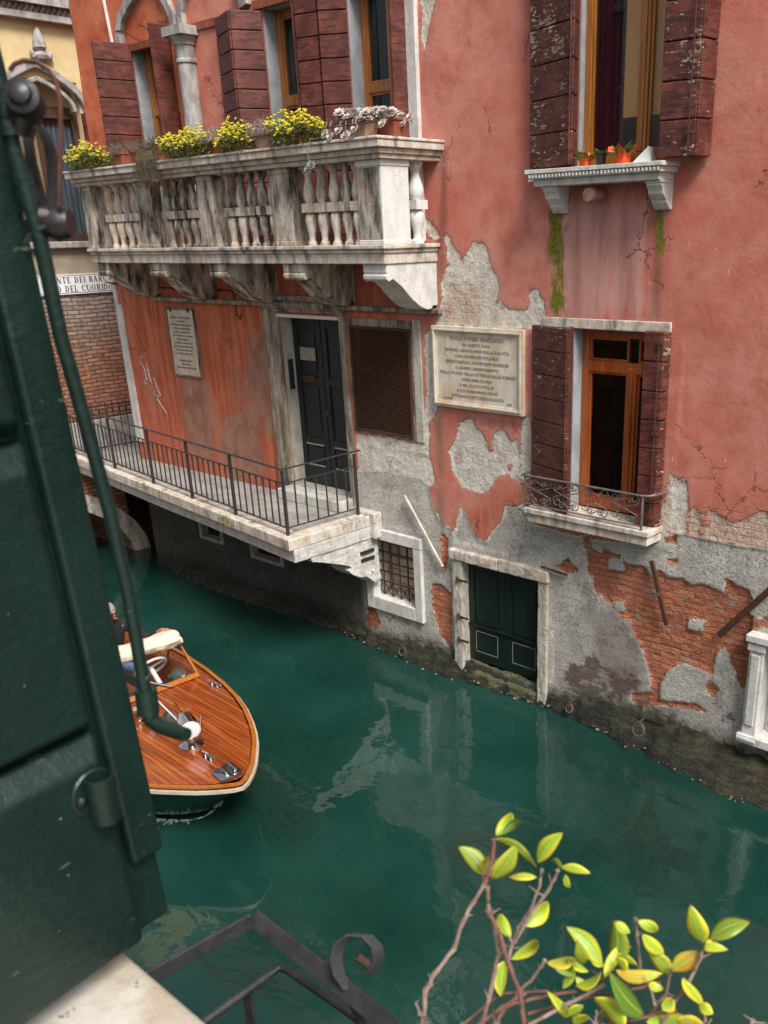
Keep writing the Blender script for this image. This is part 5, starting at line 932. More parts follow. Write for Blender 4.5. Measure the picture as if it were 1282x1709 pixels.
def mat_foot():
    m = NT('slimy_footing_stone'); p = m.pos(); a = m.noise(7, 6, .7, sc=(.5, 1, 1.8)); b = m.noise(34, 5, .7, p); c2 = m.noise(3, 5, .6, p); sp = m.n('ShaderNodeSeparateXYZ', {0: p}); br = m.n('ShaderNodeCombineXYZ'); m.set(br.inputs[0], sp.outputs[0]); m.set(br.inputs[1], sp.outputs[2])
    bt = m.n('ShaderNodeTexBrick', {'Vector': br.outputs[0], 'Color1': (1, 1, 1, 1), 'Color2': (.6, .6, .6, 1), 'Mortar': (0, 0, 0, 1), 'Scale': 1., 'Mortar Size': .012, 'Brick Width': .26, 'Row Height': .075})
    c = m.mix(m.step(a, .38, .62), (.010, .010, .008), (.048, .046, .022)); c = m.mix(m.step(b, .62, .70), c, (.16, .15, .11)); c = m.mix(m.step(c2, .58, .7), c, (.075, .040, .022)); c = m.mix(m.math('MULTIPLY', m.math('SUBTRACT', 1., bt.outputs[0]), .35), c, (.008, .008, .007))
    return m.finish(c, .55, m.math('ADD', m.math('ADD', m.math('MULTIPLY', a, .9), m.math('MULTIPLY', b, .5)), m.math('MULTIPLY', bt.outputs[0], .12)), .06, spec=.4)
M['foot'] = mat_foot(); m = MB().add(vs, fs); m.build('quay_footing', M['foot'], house, smooth=True)
m = MB(); random.seed(5)     # pebbles and shells stuck at the waterline
for _ in range(110):
    X = random.uniform(-15, -2.2); w_ = .11+.06*math.sin(X*1.3)+.30*max(0, min(1, (X+6.3)/2.6)); r = random.uniform(.008, .028); c = Vector((X, -w_*1.06+.02+random.gauss(0, .035), random.uniform(-.0, .07))); q = [c+Vector((r*random.uniform(.6, 1.4), 0, 0)), c+Vector((0, r, 0)), c+Vector((-r, 0, 0)), c+Vector((0, -r, 0)), c+Vector((0, 0, r*.7)), c-Vector((0, 0, r*.7))]
    m.add(q, [(0, 1, 4), (1, 2, 4), (2, 3, 4), (3, 0, 4), (1, 0, 5), (2, 1, 5), (3, 2, 5), (0, 3, 5)])
tag(m.build('shells', simple('wet_shells', (.17, .165, .13), (.03, .03, .02), 12, .5)), kind='stuff')
# ================================================================ MOTORBOAT (local: x to stern, y to starboard side next to the house, z up)
bo = empty('motorboat', (-7.005, -4.369, 0), 'varnished mahogany motorboat with a black hull and chrome searchlight on its foredeck', 'motorboat'); bo.rotation_euler = (0, 0, math.atan2(.0349, -.9994))
# local +y must point to the facade: mirror handled by sign
SG = -1.0
def LB(name, mb, mat, parent=bo, **k):
    par_ = k.pop('par', None); o = mb.build(name, mat, None, **k); o.parent = parent; return o
def beam(s): 
    s = max(0, s); return 1.0*(1-math.exp(-(s/1.02)**.80*1.0))*(1-.10*max(0, (s-5)/3.4)) if s < 20 else 0
def bm(s): return float(np.interp(s, [0, .02, .05, .15, .26, .38, .64, .9, 1.28, 1.72, 2.1, 2.5, 3.06, 4.5, 6.2, 8.2], [0, .055, .10, .22, .33, .425, .62, .77, .95, 1.10, 1.19, 1.26, 1.33, 1.38, 1.34, 1.18]))
def dz(s): return .73+.02*math.exp(-s/1.6)
ss = [0, .03, .08, .16, .28, .42, .6, .8, 1.05, 1.35, 1.7, 2.1, 2.6, 3.2, 4, 5, 6, 7, 8.2]
# hull shell
vs = []; sec = [(1., 0, 0), (1.01, -.05, .03), (.93, -.22, .24), (.82, -.48, .55), (.54, -.72, .88), (.25, -.95, 1.1)]
for s in ss:
    B, Z = bm(s), dz(s)
    for sd in (1, -1):
        for (f, z, rk) in sec: vs.append((s+rk*math.exp(-s/1.3), sd*(B*f+.012), Z+z))
m = MB(); K = len(sec); fs = []
for i in range(len(ss)-1):
    for h in range(2):
        for j in range(K-1): a = i*2*K+h*K+j; b_ = a+2*K; fs.append((a, b_, b_+1, a+1) if h == 0 else (a, a+1, b_+1, b_))
    a = i*2*K+K-1; fs.append((a, a+2*K, a+3*K, a+K))
L_ = (len(ss)-1)*2*K; fs.append(tuple(range(L_, L_+K))+tuple(range(L_+2*K-1, L_+K-1, -1))); m.add(vs, fs); LB('hull', m, M['hull'], smooth=True)
# deck with camber, open cockpit from s=2.75 back
def camber(s, y): return dz(s)+.004+.055*(1-(y/max(.05, bm(s)))**2)
def strip(s0, s1, y0f, y1f, ns=22, ny=8, off=0.):
    vs = []; fs = []
    for i in range(ns+1):
        s = s0+(s1-s0)*i/ns
        for j in range(ny+1):
            B = bm(s)-.055; y = (y0f+(y1f-y0f)*j/ny)*B; vs.append((s, y, camber(s, y)+off))
    for i in range(ns):
        for j in range(ny): a = i*(ny+1)+j; fs.append((a, a+ny+1, a+ny+2, a+1))
    return vs, fs
m = MB(); CK = 2.56
v, f = strip(.035, CK, -1, 1, 40, 18); m.add(v, f)
for a, c in ((.80, 1), (-1, -.80)): v, f = strip(CK, 8.1, a, c, 20, 2); m.add(v, f)
v, f = strip(5.6, 8.1, -.80, .80, 8, 6); m.add(v, f); LB('foredeck', m, M['deck'])
# toe board / covering board and rubbing strake
for nm, o0, o1, z0, z1, mt in (('covering_board', -.035, .012, .0, .018, 'varnish'), ('rubbing_strake', .008, .034, -.055, -.02, 'rub')):
    m = MB(); vs = []; path = [(s, 1) for s in ss[::-1]]+[(s, -1) for s in ss[1:]]
    for s, sd in path:
        B = bm(s); ds = .01; tx = 1; dy = (bm(s+ds)-bm(max(0, s-ds)))/(2*ds if s > ds else ds+s); nn = Vector((-dy, 1)).normalized() if s > 0 else Vector((-1, 0))
        for (o, z) in ((o0, z0), (o1, z0), (o1, z1), (o0, z1)): vs.append((s+nn.x*o+(0 if s > 0 else 0), sd*max(0, B+nn.y*o) if s > 0 else 0, dz(s)+z))
    n = len(path); m.add(vs, [(i*4+k, (i+1)*4+k, (i+1)*4+(k+1) % 4, i*4+(k+1) % 4) for i in range(n-1) for k in range(4)]); LB(nm, m, M[mt], smooth=True)
m = MB(); 
v, f = strip(CK, 5.6, -.8, .8, 12, 6, -.62); m.add(v, f)
for sd in (-1, 1):
    for a, c in zip(np.linspace(CK, 5.6, 9)[:-1], np.linspace(CK, 5.6, 9)[1:]):
        ya_, yb_ = sd*.8*(bm(a)-.055), sd*.8*(bm(c)-.055); m.add([(a, ya_, camber(a, ya_)), (c, yb_, camber(c, yb_)), (c, yb_, .1), (a, ya_, .1)], [(0, 1, 2, 3)])
m.add([(CK, -1., .78), (CK, 1., .78), (CK, 1., .1), (CK, -1., .1)], [(0, 1, 2, 3)]).add([(5.6, -1.05, .76), (5.6, 1.05, .76), (5.6, 1.05, .1), (5.6, -1.05, .1)], [(0, 1, 2, 3)]); LB('cockpit', m, M['varnish'])
m = MB().box(4.3, 4.75, -.98, .98, .12, .42).box(4.7, 4.85, -.98, .98, .4, .8); LB('seat', m, M['red_seat'], bevel=.04)
m = MB().box(CK+.02, CK+.20, -1.0, 1.0, .50, .74); dash = LB('dashboard', m, M['dark'], bevel=.02)
# windscreen: V shape in plan, raked aft, sill + frame + two panes
wsb = [(2.50, -1.07), (2.44, -.39), (2.44, .39), (2.50, 1.07)]
def wp(k, t, up): a, b_ = wsb[k], wsb[k+1]; s = a[0]+(b_[0]-a[0])*t; y = a[1]+(b_[1]-a[1])*t; return Vector((s+up*.26, y*(1-up*.06), camber(s, 0)*.0+dz(s)+.05+.045*(1-abs(y)/1.07)+up*.42))
sw = MB(); fm = MB(); gl = MB()
for k in (0, 1, 2):
    sw.tube([wp(k, 0, -.02), wp(k, 1, -.02)], .035, 4)
    fm.tube([wp(k, 0, .04), wp(k, 1, .04), wp(k, 1, 1), wp(k, 0, 1), wp(k, 0, .04)], .018, 6)
    gl.add([wp(k, .01, .04), wp(k, .99, .04), wp(k, .99, 1), wp(k, .01, 1)], [(0, 1, 2, 3)])
ws = LB('windscreen', fm, M['varnish'], smooth=False); LB('windscreen_base', sw, M['varnish']); LB('windscreen_pane', gl, M['glass'])
m = MB()
for sd in (-1, 1):
    a = Vector((2.52, sd*1.07, dz(2.8)+.05)); t0_ = a+Vector((.25, -sd*.06, .41)); c = Vector((3.3, sd*1.12, dz(3.7)+.04)); m.tube([a, t0_, Vector((3.15, sd*1.08, dz(3.5)+.24)), c], .016, 6)
LB('side_frame', m, M['varnish'])
m = MB()     # deck fittings
def on(s, y, h=0): return Vector((s, y, camber(s, y)+h))
# bow fitting, cleats, vent, horn, searchlight, flag staffs
sq = MB(); sq.prism([on(.10, -.10, .02), on(.05, .04, .02), on(.12, .15, .02), on(.30, .15, .02), on(.34, -.10, .02)], (0, 0, .02)); sq.tube([on(.12, -.03, .05), on(.27, -.04, .06)], .022, 8).tube([on(.13, .07, .05), on(.27, .06, .06)], .018, 8); LB('bow_fairlead', sq, M['chrome'], bevel=.006)
def cleat(s, y, L, ang=0., nm='cleat'):
    c = on(s, y, .045); d = Vector((math.cos(ang), math.sin(ang), 0)); q = MB().tube([c-d*L, c-d*L*.5+Vector((0, 0, .01)), c+d*L*.5+Vector((0, 0, .01)), c+d*L], [.008, .014, .014, .008], 8)
    for e in (-.35, .35): q.tube([c+d*L*e-Vector((0, 0, .05)), c+d*L*e], .013, 8)
    q.prism([c-d*L*.6+Vector((0, .03, -.045)), c+d*L*.6+Vector((0, .03, -.045)), c+d*L*.6-Vector((0, .03, .045)), c-d*L*.6-Vector((0, .03, .045))], (0, 0, .008)); return LB(nm, q, M['chrome'], smooth=True)
cleat(.60, -.01, .13, .05); cleat(2.12, -1.06, .13, .15); cleat(2.12, 1.06, .13, -.15)
c = on(.98, -.05); q = MB().lathe([(.13, 0), (.13, .02), (.10, .035), (.05, .06), (.045, .16)], c, 24); sl2 = LB('searchlight', q, M['chrome'], smooth=True); hd = Vector((-.88, .30, -.10)).normalized(); hc = c+Vector((.02, 0, .25))
q = MB().lathe([(.03, -.16), (.085, -.12), (.10, -.02), (.10, .10), (.112, .11), (.112, .13)], hc, 24, hd); LB('lamp_housing', q, M['chrome'], parent=sl2, smooth=True)
LB('lamp_lens', MB().lathe([(.10, 0), (.095, .006), (.04, .012)], hc+hd*.13, 20, hd), M['white'], parent=sl2, smooth=True)
q = MB().tube([on(2.30, -.34, .06), on(1.42, -.16, .10)], .010, 6); LB('flag_staff', q, M['white']); q = MB().tube([on(1.95, -.42, .05), on(1.12, -.12, .22)], .008, 6).tube([on(1.10, -.23, .04), on(1.22, -.34, .16)], .012, 6); LB('aerial', q, M['chrome'])
q = MB().prism([on(1.80, -.27, .08), on(1.38, -.17, .10), on(1.45, -.02, .06), on(1.7, -.10, .06)], (0, 0, .006)); LB('pennant', q, M['hull'])
q = MB().lathe([(.06, 0), (.07, .03), (.045, .10), (.06, .14)], on(1.95, .02), 16).lathe([(.04, 0), (.05, .02), (.05, .14), (.052, .15)], on(1.88, .02, .10), 16, (-1, 0, .1)); LB('horn', q, M['chrome'], smooth=True)
q = MB().tube([wp(0, .62, .05)+Vector((-.08, 0, -.01)), wp(0, .98, .32)+Vector((-.06, 0, .0))], .012, 6); LB('wiper', q, M['chrome'])
# steering wheel
wc_ = Vector((2.84, -.64, .93)); ax = Vector((.75, 0, .66)).normalized(); u1 = Vector((0, 1, 0)); u2 = ax.cross(u1)
q = MB().tube([wc_+(u1*math.cos(a)+u2*math.sin(a))*.20 for a in np.linspace(0, 6.283, 33)], .018, 8)
for a in (.5, 2.6, 4.7): q.tube([wc_, wc_+(u1*math.cos(a)+u2*math.sin(a))*.2], .014, 6)
q.tube([wc_, wc_-ax*.25], .03, 8); LB('steering_wheel', q, M['white'], smooth=True)
bow_R = Matrix.Rotation(bo.rotation_euler.z, 3, 'Z')
def BW(p): return bow_R @ Vector(p)+bo.location
# cap lying behind the windscreen
hp = BW((2.66, -.90, .745)); ct_ = empty('cap', hp, 'olive green peaked cap with a small white emblem lying behind the boat windscreen', 'cap')
q = MB().lathe([(.105, 0), (.11, .03), (.10, .08), (.06, .115), (.01, .125)], hp, 20); q.build('crown', M['hat'], ct_, smooth=True)
q = MB(); vv = [hp+bow_R@Vector((.08*math.cos(a)*1.0+.03*0, .10*math.sin(a), .015)) for a in np.linspace(-1.2, 1.2, 9)]; v2 = [hp+bow_R@Vector((.20*math.cos(a), .11*math.sin(a), .0)) for a in np.linspace(-1.2, 1.2, 9)]; q.prism(vv+v2[::-1], (0, 0, .006)); q.build('peak', M['hat'], ct_)
# emblem: interlocked strokes
q = MB(); e0 = hp+bow_R@Vector((-.105, 0, .055)); eu = bow_R@Vector((0, 1, 0)); ev = Vector((0, 0, 1))
for a, c in (((-.02, -.02), (-.02, .02)), ((-.02, .02), (.012, -.02)), ((.012, -.02), (.012, .02)), ((0, .022), (.008, 0)), ((.02, .022), (.008, 0)), ((.008, 0), (.008, -.022))): q.tube([e0+eu*a[0]+ev*a[1], e0+eu*c[0]+ev*c[1]], .0035, 4)
q.build('emblem', M['white'], ct_)
# cream canvas folded along the top of the windscreen
random.seed(11); vs = []; nu, nv = 130, 16; m = MB()
def wtop(t): 
    k = min(2, int(t*3)); return wp(k, t*3-k, 1.02)
for i in range(nu+1):
    t = i/nu; c = BW(wtop(t)+Vector((.03, 0, .04))); tt = (BW(wtop(min(1, t+.02)))-BW(wtop(max(0, t-.02)))).normalized(); up = Vector((0, 0, 1)); sd_ = tt.cross(up)
    for j in range(nv):
        a = j*2*math.pi/nv; r = .088*(1+.35*mnoise.noise(Vector((t*5, math.cos(a)*1.2, math.sin(a)*1.2)))+.60*abs(mnoise.noise(Vector((t*6+a*.5, math.cos(a)*2.4, math.sin(a)*2.4+3))))); vs.append(c+sd_*math.cos(a)*r*1.5+up*math.sin(a)*r*.75-up*(.02 if j > nv/2 else 0))
m.add(vs, [(i*nv+j, i*nv+(j+1) % nv, (i+1)*nv+(j+1) % nv, (i+1)*nv+j) for i in range(nu) for j in range(nv)]+[tuple(range(nv))[::-1], tuple(nu*nv+j for j in range(nv))])
cv = m.build('canvas_cover', M['canvas'], smooth=True); tag(cv, 'cream canvas cover bundled along the top of the boat windscreen', 'canvas cover')
# wake at the bow
m = MB(); random.seed(9)
for _ in range(9000):
    s = random.uniform(0, 2.3); sd = random.choice((1, -1, 1)) ; off = abs(random.gauss(0, .10 if sd == -1 else .04))*(1+s*.35)+.0; B = bm(max(0, s))*.56; p = BW((s+.86*math.exp(-max(0, s)/1.3)-.03, (B+off)*-1 if sd == 1 else (B+off), 0)); r = random.uniform(.003, .010)*(1-off*.7)
    if mnoise.noise(Vector((p.x*7, p.y*7, 0)))+.25*mnoise.noise(Vector((p.x*28, p.y*28, 0))) < -.10+off*2.6+.5*(random.random()-.5): continue
    q = [p+Vector((r*random.uniform(1, 2.2), 0, .004)), p+Vector((0, r*random.uniform(.6, 1.6), .004)), p+Vector((-r, 0, .004)), p+Vector((0, -r, .004)), p+Vector((0, 0, .004+r*.5)), p-Vector((0, 0, .005))]
    m.add(q, [(0, 1, 4), (1, 2, 4), (2, 3, 4), (3, 0, 4), (1, 0, 5), (2, 1, 5), (3, 2, 5), (0, 3, 5)])
tag(m.build('foam', simple('white_foam', (.50, .60, .58), (.12, .22, .20), 30, .4)), kind='stuff')
# ================================================================ THE BOATMAN
def skin_body(name, verts, edges, mat, parent, sub=2):
    me = bpy.data.meshes.new(name); me.from_pydata([v[:3] for v in verts], edges, []); o = bpy.data.objects.new(name, me); COL.objects.link(o); sk = o.modifiers.new('skin', 'SKIN'); sk.use_smooth_shade = True
    for i, v in enumerate(verts): me.skin_vertices[0].data[i].radius = (v[3], v[4] if len(v) > 4 else v[3]); me.skin_vertices[0].data[i].use_root = (i == 0)
    s = o.modifiers.new('sub', 'SUBSURF'); s.levels = s.render_levels = sub; me.materials.append(mat)
    if parent: par(o, parent)
    return o
ps = empty('person', BW((3.55, .03, .3)), 'grey haired boatman in dark glasses, black sweater and jeans, one hand on the windscreen', 'person')
def chain_mesh(chains, sub=2):
    """grow one continuous skin over connected chains; chains: list of [(x,y,z,r)], first chain is the root; points with equal position are shared"""
    vs = []; idx = {}; ed = []
    for ch in chains:
        prev = None
        for q in ch:
            k = tuple(round(a, 4) for a in q[:3])
            if k not in idx: idx[k] = len(vs); vs.append(q)
            if prev is not None and prev != idx[k]: ed.append((prev, idx[k]))
            prev = idx[k]
    me = bpy.data.meshes.new('tmp'); me.from_pydata([tuple(BW((v[0], v[1]-.55, v[2]))) for v in vs], ed, []); o = bpy.data.objects.new('tmp', me); COL.objects.link(o); sk = o.modifiers.new('skin', 'SKIN'); sk.use_smooth_shade = True
    for i, v in enumerate(vs): me.skin_vertices[0].data[i].radius = (v[3], v[4] if len(v) > 4 else v[3]); me.skin_vertices[0].data[i].use_root = (i == 0)
    sb_ = o.modifiers.new('sub', 'SUBSURF'); sb_.levels = sb_.render_levels = sub
    dg = bpy.context.evaluated_depsgraph_get(); ev = bpy.data.meshes.new_from_object(o.evaluated_get(dg)); mb = MB(); mb.add([v.co for v in ev.vertices], [tuple(p.vertices) for p in ev.polygons]); bpy.data.objects.remove(o); return mb
pel = (3.66, .03, .80, .15, .12); wa = (3.64, .03, .98, .14, .11); che = (3.58, .03, 1.20, .14, .09); nk = (3.53, .03, 1.37, .06); hb = (3.50, .03, 1.45, .065)
RS, RE, RWr = (3.55, -.17, 1.30, .065), (3.28, -.37, 1.10, .048), (2.96, -.38, 1.305, .030); LS, LE, LWr = (3.55, .23, 1.28, .065), (3.36, .28, .99, .048), (3.04, .04, 1.02, .030)
rp = (2.885, -.385, 1.315, .036, .018); lp = (2.97, .02, 1.04, .036, .018)
def fingers(pm, d, side, curl):
    out = []; d = Vector(d).normalized(); s = Vector(side).normalized(); c = Vector(curl).normalized(); p0 = Vector(pm[:3])
    for k, (off, L) in enumerate(((-.030, .062), (-.010, .072), (.011, .068), (.031, .052))):
        a = p0+d*.035+s*off; b_ = a+d*L*.5+c*L*.12; e = b_+d*L*.3+c*L*.38; out.append([pm, (*a, .012), (*b_, .0095), (*e, .008)])
    a = p0-s*.034+d*.005; b_ = a-s*.018+d*.03+c*.01; out.append([pm, (*a, .012), (*b_, .0095)]); return out
body = [[pel, wa, che, nk, hb], [che, RS, RE, RWr, rp], [che, LS, LE, LWr, lp], [pel, (3.55, -.10, .78, .085), (3.18, -.14, .74, .062), (3.16, -.13, .38, .05), (3.15, -.13, .24, .035), (3.03, -.13, .20, .035)], [pel, (3.55, .16, .78, .085), (3.20, .22, .72, .062), (3.20, .22, .38, .05), (3.20, .22, .24, .035), (3.08, .22, .20, .035)]]
mb = chain_mesh(body+fingers(rp, (-.9, -.1, .25), (0, 1, 0), (-.2, 0, -1))+fingers(lp, (-.5, -.6, .2), (-.7, .6, 0), (-.1, -.2, -1)))
# head: shaped ellipsoid with brow, nose, lips, chin and ears, turned a little to the left of the boat's course
hc_ = Vector((3.46, .03, 1.545)); hf = Vector((-.93, -.30, -.22)).normalized(); hs_ = Vector((0, 0, 1)).cross(hf).normalized(); hu = hf.cross(hs_)
hc_.y -= .55
def hpt(a, b_, c_): v = hc_+hf*a+hs_*b_+hu*c_; return BW(v)
vs = []; nu_, nv_ = 26, 18
for j in range(nv_+1):
    th = math.pi*j/nv_; z = math.cos(th)
    for i in range(nu_):
        ph = 2*math.pi*i/nu_; fx_, sy = math.cos(ph)*math.sin(th), math.sin(ph)*math.sin(th); a, b_, c_ = fx_*.095, sy*.075, z*.118
        if z < 0: b_ *= 1+.28*z; a *= 1+.10*z
        if fx_ > 0:
            a += .022*math.exp(-((sy/.16)**2))*math.exp(-((z+.18)/.16)**2); a -= .010*math.exp(-((abs(sy)-.34)/.15)**2)*math.exp(-((z-.06)/.10)**2); a += .006*math.exp(-((z-.22)/.1)**2)
            a += .006*math.exp(-(sy/.3)**2)*math.exp(-((z+.50)/.06)**2); a += .010*math.exp(-(sy/.3)**2)*math.exp(-((z+.82)/.12)**2)
        vs.append(hpt(a, b_, c_))
fs = [(j*nu_+i, j*nu_+(i+1) % nu_, (j+1)*nu_+(i+1) % nu_, (j+1)*nu_+i) for j in range(nv_) for i in range(nu_)]; mb.add(vs, fs)
for sd in (-1, 1): mb.lathe([(.005, -.012), (.024, -.006), (.028, .004), (.018, .010)], hpt(-.005, sd*.074, -.01), 10, (hpt(0, sd, .0)-hpt(0, 0, 0)))
bd_ = mb.build('body', M['skin'], ps, smooth=True)
vs = []; fs = []
for j in range(9):
    th = math.pi*.56*j/8
    for i in range(nu_):
        ph = 2*math.pi*i/nu_; back = .5-.5*math.cos(ph); t_ = th*(.62+.5*back); a, b_, c_ = math.cos(ph)*math.sin(t_)*.102, math.sin(ph)*math.sin(t_)*.082, math.cos(t_)*.126; r = 1+.02*mnoise.noise(Vector((a*60, b_*60, c_*60))); vs.append(hpt(a*r, b_*r, c_*r))
fs = [(j*nu_+i, j*nu_+(i+1) % nu_, (j+1)*nu_+(i+1) % nu_, (j+1)*nu_+i) for j in range(8) for i in range(nu_)]; MB().add(vs, fs).build('hair', M['hair'], ps, smooth=True)
m = MB()
for sd in (-1, 1): m.tube([hpt(.098-.012*abs(k), sd*.034+k*.018, .008) for k in (-1, 0, 1)], [.014, .019, .014], 8); m.tube([hpt(.085, sd*.058, .012), hpt(-.005, sd*.080, .010)], .003, 4)
m.tube([hpt(.103, -.012, .014), hpt(.103, .012, .014)], .003, 4); m.build('sunglasses', M['plastic'], ps)
ad = lambda q, e: (q[0], q[1], q[2], *(r+e for r in q[3:]))
mb = chain_mesh([[ad((3.655, .03, .86, .15, .12), .012), ad(wa, .03), ad(che, .055), (3.54, .03, 1.345, .085)], [ad(che, .055), ad(RS, .018), ad(RE, .012), (3.04, -.375, 1.255, .046)], [ad(che, .055), ad(LS, .018), ad(LE, .012), (3.12, .09, 1.015, .046)]]); mb.build('sweater', M['knit'], ps, smooth=True)
mb = chain_mesh([[ad(pel, .010), (3.55, -.10, .78, .096), (3.18, -.14, .74, .074), (3.16, -.13, .38, .064), (3.155, -.13, .27, .058)], [ad(pel, .010), (3.55, .16, .78, .096), (3.20, .22, .72, .074), (3.20, .22, .38, .064), (3.20, .22, .27, .058)]]); mb.build('jeans', M['denim'], ps, smooth=True)
# ================================================================ OUR OWN WINDOW: wall, sill, shutter, guard rail
OY = -DIST; ow_ = empty('own_house', (0, OY+.3, 0), 'pale plastered wall below the near stone window sill', 'house')
WX0, WX1, WZ0, WZ1 = -.95, 1.0, CZ-.95, CZ+1.25
b = MB(); ya_, yb_ = OY-.75, OY-.35
b.box(-30, 10, ya_, yb_, -1, WZ0).box(-1.35, WX0, ya_, yb_, WZ0, WZ1); b.build('wall', M['ochre_grey'], ow_)
s_ = MB().box(WX0-.1, WX1+.1, OY-.80, OY+.405, CZ-.95, CZ-.832); k = s_.build('window_sill', mat_stone('near_sill_stone', .12, (.50, .475, .42), (.38, .31, .23), bump=.002, sc=(9, 9, 9)), ow_, bevel=.012, seg=3)
SL = .137; SXN = -.85; sdir = Vector((-SL, 1, 0)).normalized(); snrm = Vector((1, SL, 0)).normalized()
def SP(n, z, off=0.): n = n-.003-.035*(z+.55); v = Vector((SXN-SL*n, OY+n, CZ+z))+snrm*off; return v
t = empty('near_shutter', SP(.1, -.8), 'close out of focus dark green wooden shutter filling the left edge', 'shutter')
b = MB().obox(SP(-.345, -.804, -.055), sdir*((.466+.345)/sdir.y), snrm*.022, Vector((.0091, -.0665, 1.9))); b.build('backing_board', M['green_paint'], t, bevel=.004)
zz = [-.804, -.498, -.172, .150, .475, .80, 1.09]
for z0_, z1_ in zip(zz[:-1], zz[1:]):
    nb_ = MB(); g = .004; n0, n1 = -.34, .416; e = .026; d_ = .0329
    base = [SP(n0, z0_+g, -.0328), SP(n1, z0_+g, -.0328), SP(n1, z1_-g, -.0328), SP(n0, z1_-g, -.0328)]; mid = [SP(n0, z0_+g, -.022), SP(n1, z0_+g, -.022), SP(n1, z1_-g, -.022), SP(n0, z1_-g, -.022)]; topf = [SP(n0, z0_+g+e*.5, 0), SP(n1-e*.6, z0_+g+e*.5, 0), SP(n1-e*.6, z1_-g-e, 0), SP(n0, z1_-g-e, 0)]
    nb_.add(base+mid+topf, [(3, 2, 1, 0)]+[(i, (i+1) % 4, 4+(i+1) % 4, 4+i) for i in range(4)]+[(4+i, 4+(i+1) % 4, 8+(i+1) % 4, 8+i) for i in range(4)]+[(8, 9, 10, 11)]); nb_.build('board', M['green_paint'], t, bevel=.005, seg=3)
b = MB().obox(SP(.424, -.70, -.0327), sdir*.046, snrm*.014, Vector((.0084, -.061, 1.75))); b.build('edge_stile', M['green_paint'], t, bevel=.006)
def cyl(mb, c, r, L, ax): mb.lathe([(r, 0), (r, L)], c, 20, ax)
c = SP(.385, -.592, .016); b = MB().lathe([(.004, .0), (.015, 0), (.016, .055), (.013, .056), (.012, .012), (.004, .012)], c, 22); b.lathe([(.027, -.016), (.029, -.0145), (.027, -.012), (.01, -.011)], c+Vector((0, 0, .03)), 22, snrm)
for e in (-.019, .019): b.lathe([(.005, -.013), (.006, -.009), (.002, -.006)], c+Vector((0, 0, .03))+sdir*e, 10, snrm)
b.build('bolt_socket', M['door_green'], t, smooth=True)
# espagnolette rod
rd = empty('shutter_bolt', F(180, 850, .98), 'long green locking rod with black latch loop and bent handle, beside the near shutter', 'shutter bolt')
RP = [(-30, 20, .775), (-2, 130, .80), (23, 250, .825), (67, 400, .86), (101, 560, .90), (141, 700, .94), (182, 850, .98), (214, 990, 1.02), (233, 1100, 1.05), (247, 1182, 1.075)]
MB().tube([F(*q) for q in RP], .0072, 14).build('rod', M['green_paint'], rd, smooth=True)
for (px, py, d) in ((12, 200, .812), (33, 285, .835), (40, 310, .842), (57, 365, .855)): A = Vector(F(px, py, d)); MB().tube([A, A+(Vector(F(67, 400, .86))-Vector(F(23, 250, .825))).normalized()*.012], .0096, 14).build('rod_collar', M['green_paint'], rd, smooth=True)
MB().tube([F(243, 1150, 1.067), F(248, 1190, 1.077)], .0125, 14).build('rod_socket', M['green_paint'], rd, smooth=True)
b = MB().tube([F(247, 1182, 1.075), F(254, 1203, 1.078), F(268, 1213, 1.07), (F(290, 1220, 1.06)), F(312, 1226, 1.05)], [.0095, .0095, .0085, .0085, .0075], 12); b.build('rod_handle', M['green_paint'], rd, smooth=True)
fwv = Vector([float(v) for v in FW]); b = MB(); c = Vector(F(40, 165, .80))
b.lathe([(.003, -.016), (.008, -.014), (.010, -.010), (.0145, -.008), (.0155, .0), (.0155, .012)], c, 24, fwv*1+Vector((-.5, .2, 0))); b.tube([F(38, 185, .81), F(30, 215, .82)], .012, 10); b.build('latch_boss', M['plastic'], rd, smooth=True)
MB().tube([F(46, 145, .812), F(62, 165, .815), F(66, 185, .815), F(58, 205, .815)], .0045, 8).build('boss_rim', M['rust'], rd, smooth=True)
lp_ = [(50, 208), (47, 235), (53, 270), (63, 310), (75, 350), (86, 352), (89, 315), (88, 275), (83, 245), (72, 220), (60, 206), (50, 208)]
MB().band([F(x, y, .835+.0001*y) for x, y in lp_], .008, .0075, RT).build('latch_loop', M['plastic'], rd)
MB().tube([F(x, y, .80+.00012*y) for x, y in ((16, 118), (24, 107), (40, 101), (62, 104), (82, 118), (95, 140), (101, 170), (101, 220), (100, 280), (98, 345))], .0022, 8).build('latch_wire', M['rust'], rd, smooth=True)
b = MB().tube([F(60, 358, .86), F(82, 360, .86)], .0085, 12); b.lathe([(.012, -.012), (.016, 0), (.012, .012)], F(97, 372, .86), 18, RT); b.build('latch_hinge', M['plastic'], rd, smooth=True)
MB().tube([F(68, 358, .852), F(88, 361, .85)], .0055, 10).build('hinge_pin', M['iron_grey'], rd, smooth=True); MB().tube([F(84, 374, .85), F(66, 382, .85), F(50, 392, .855), (F(42, 405, .86))], .002, 6).build('catch_wire', M['iron'], rd)
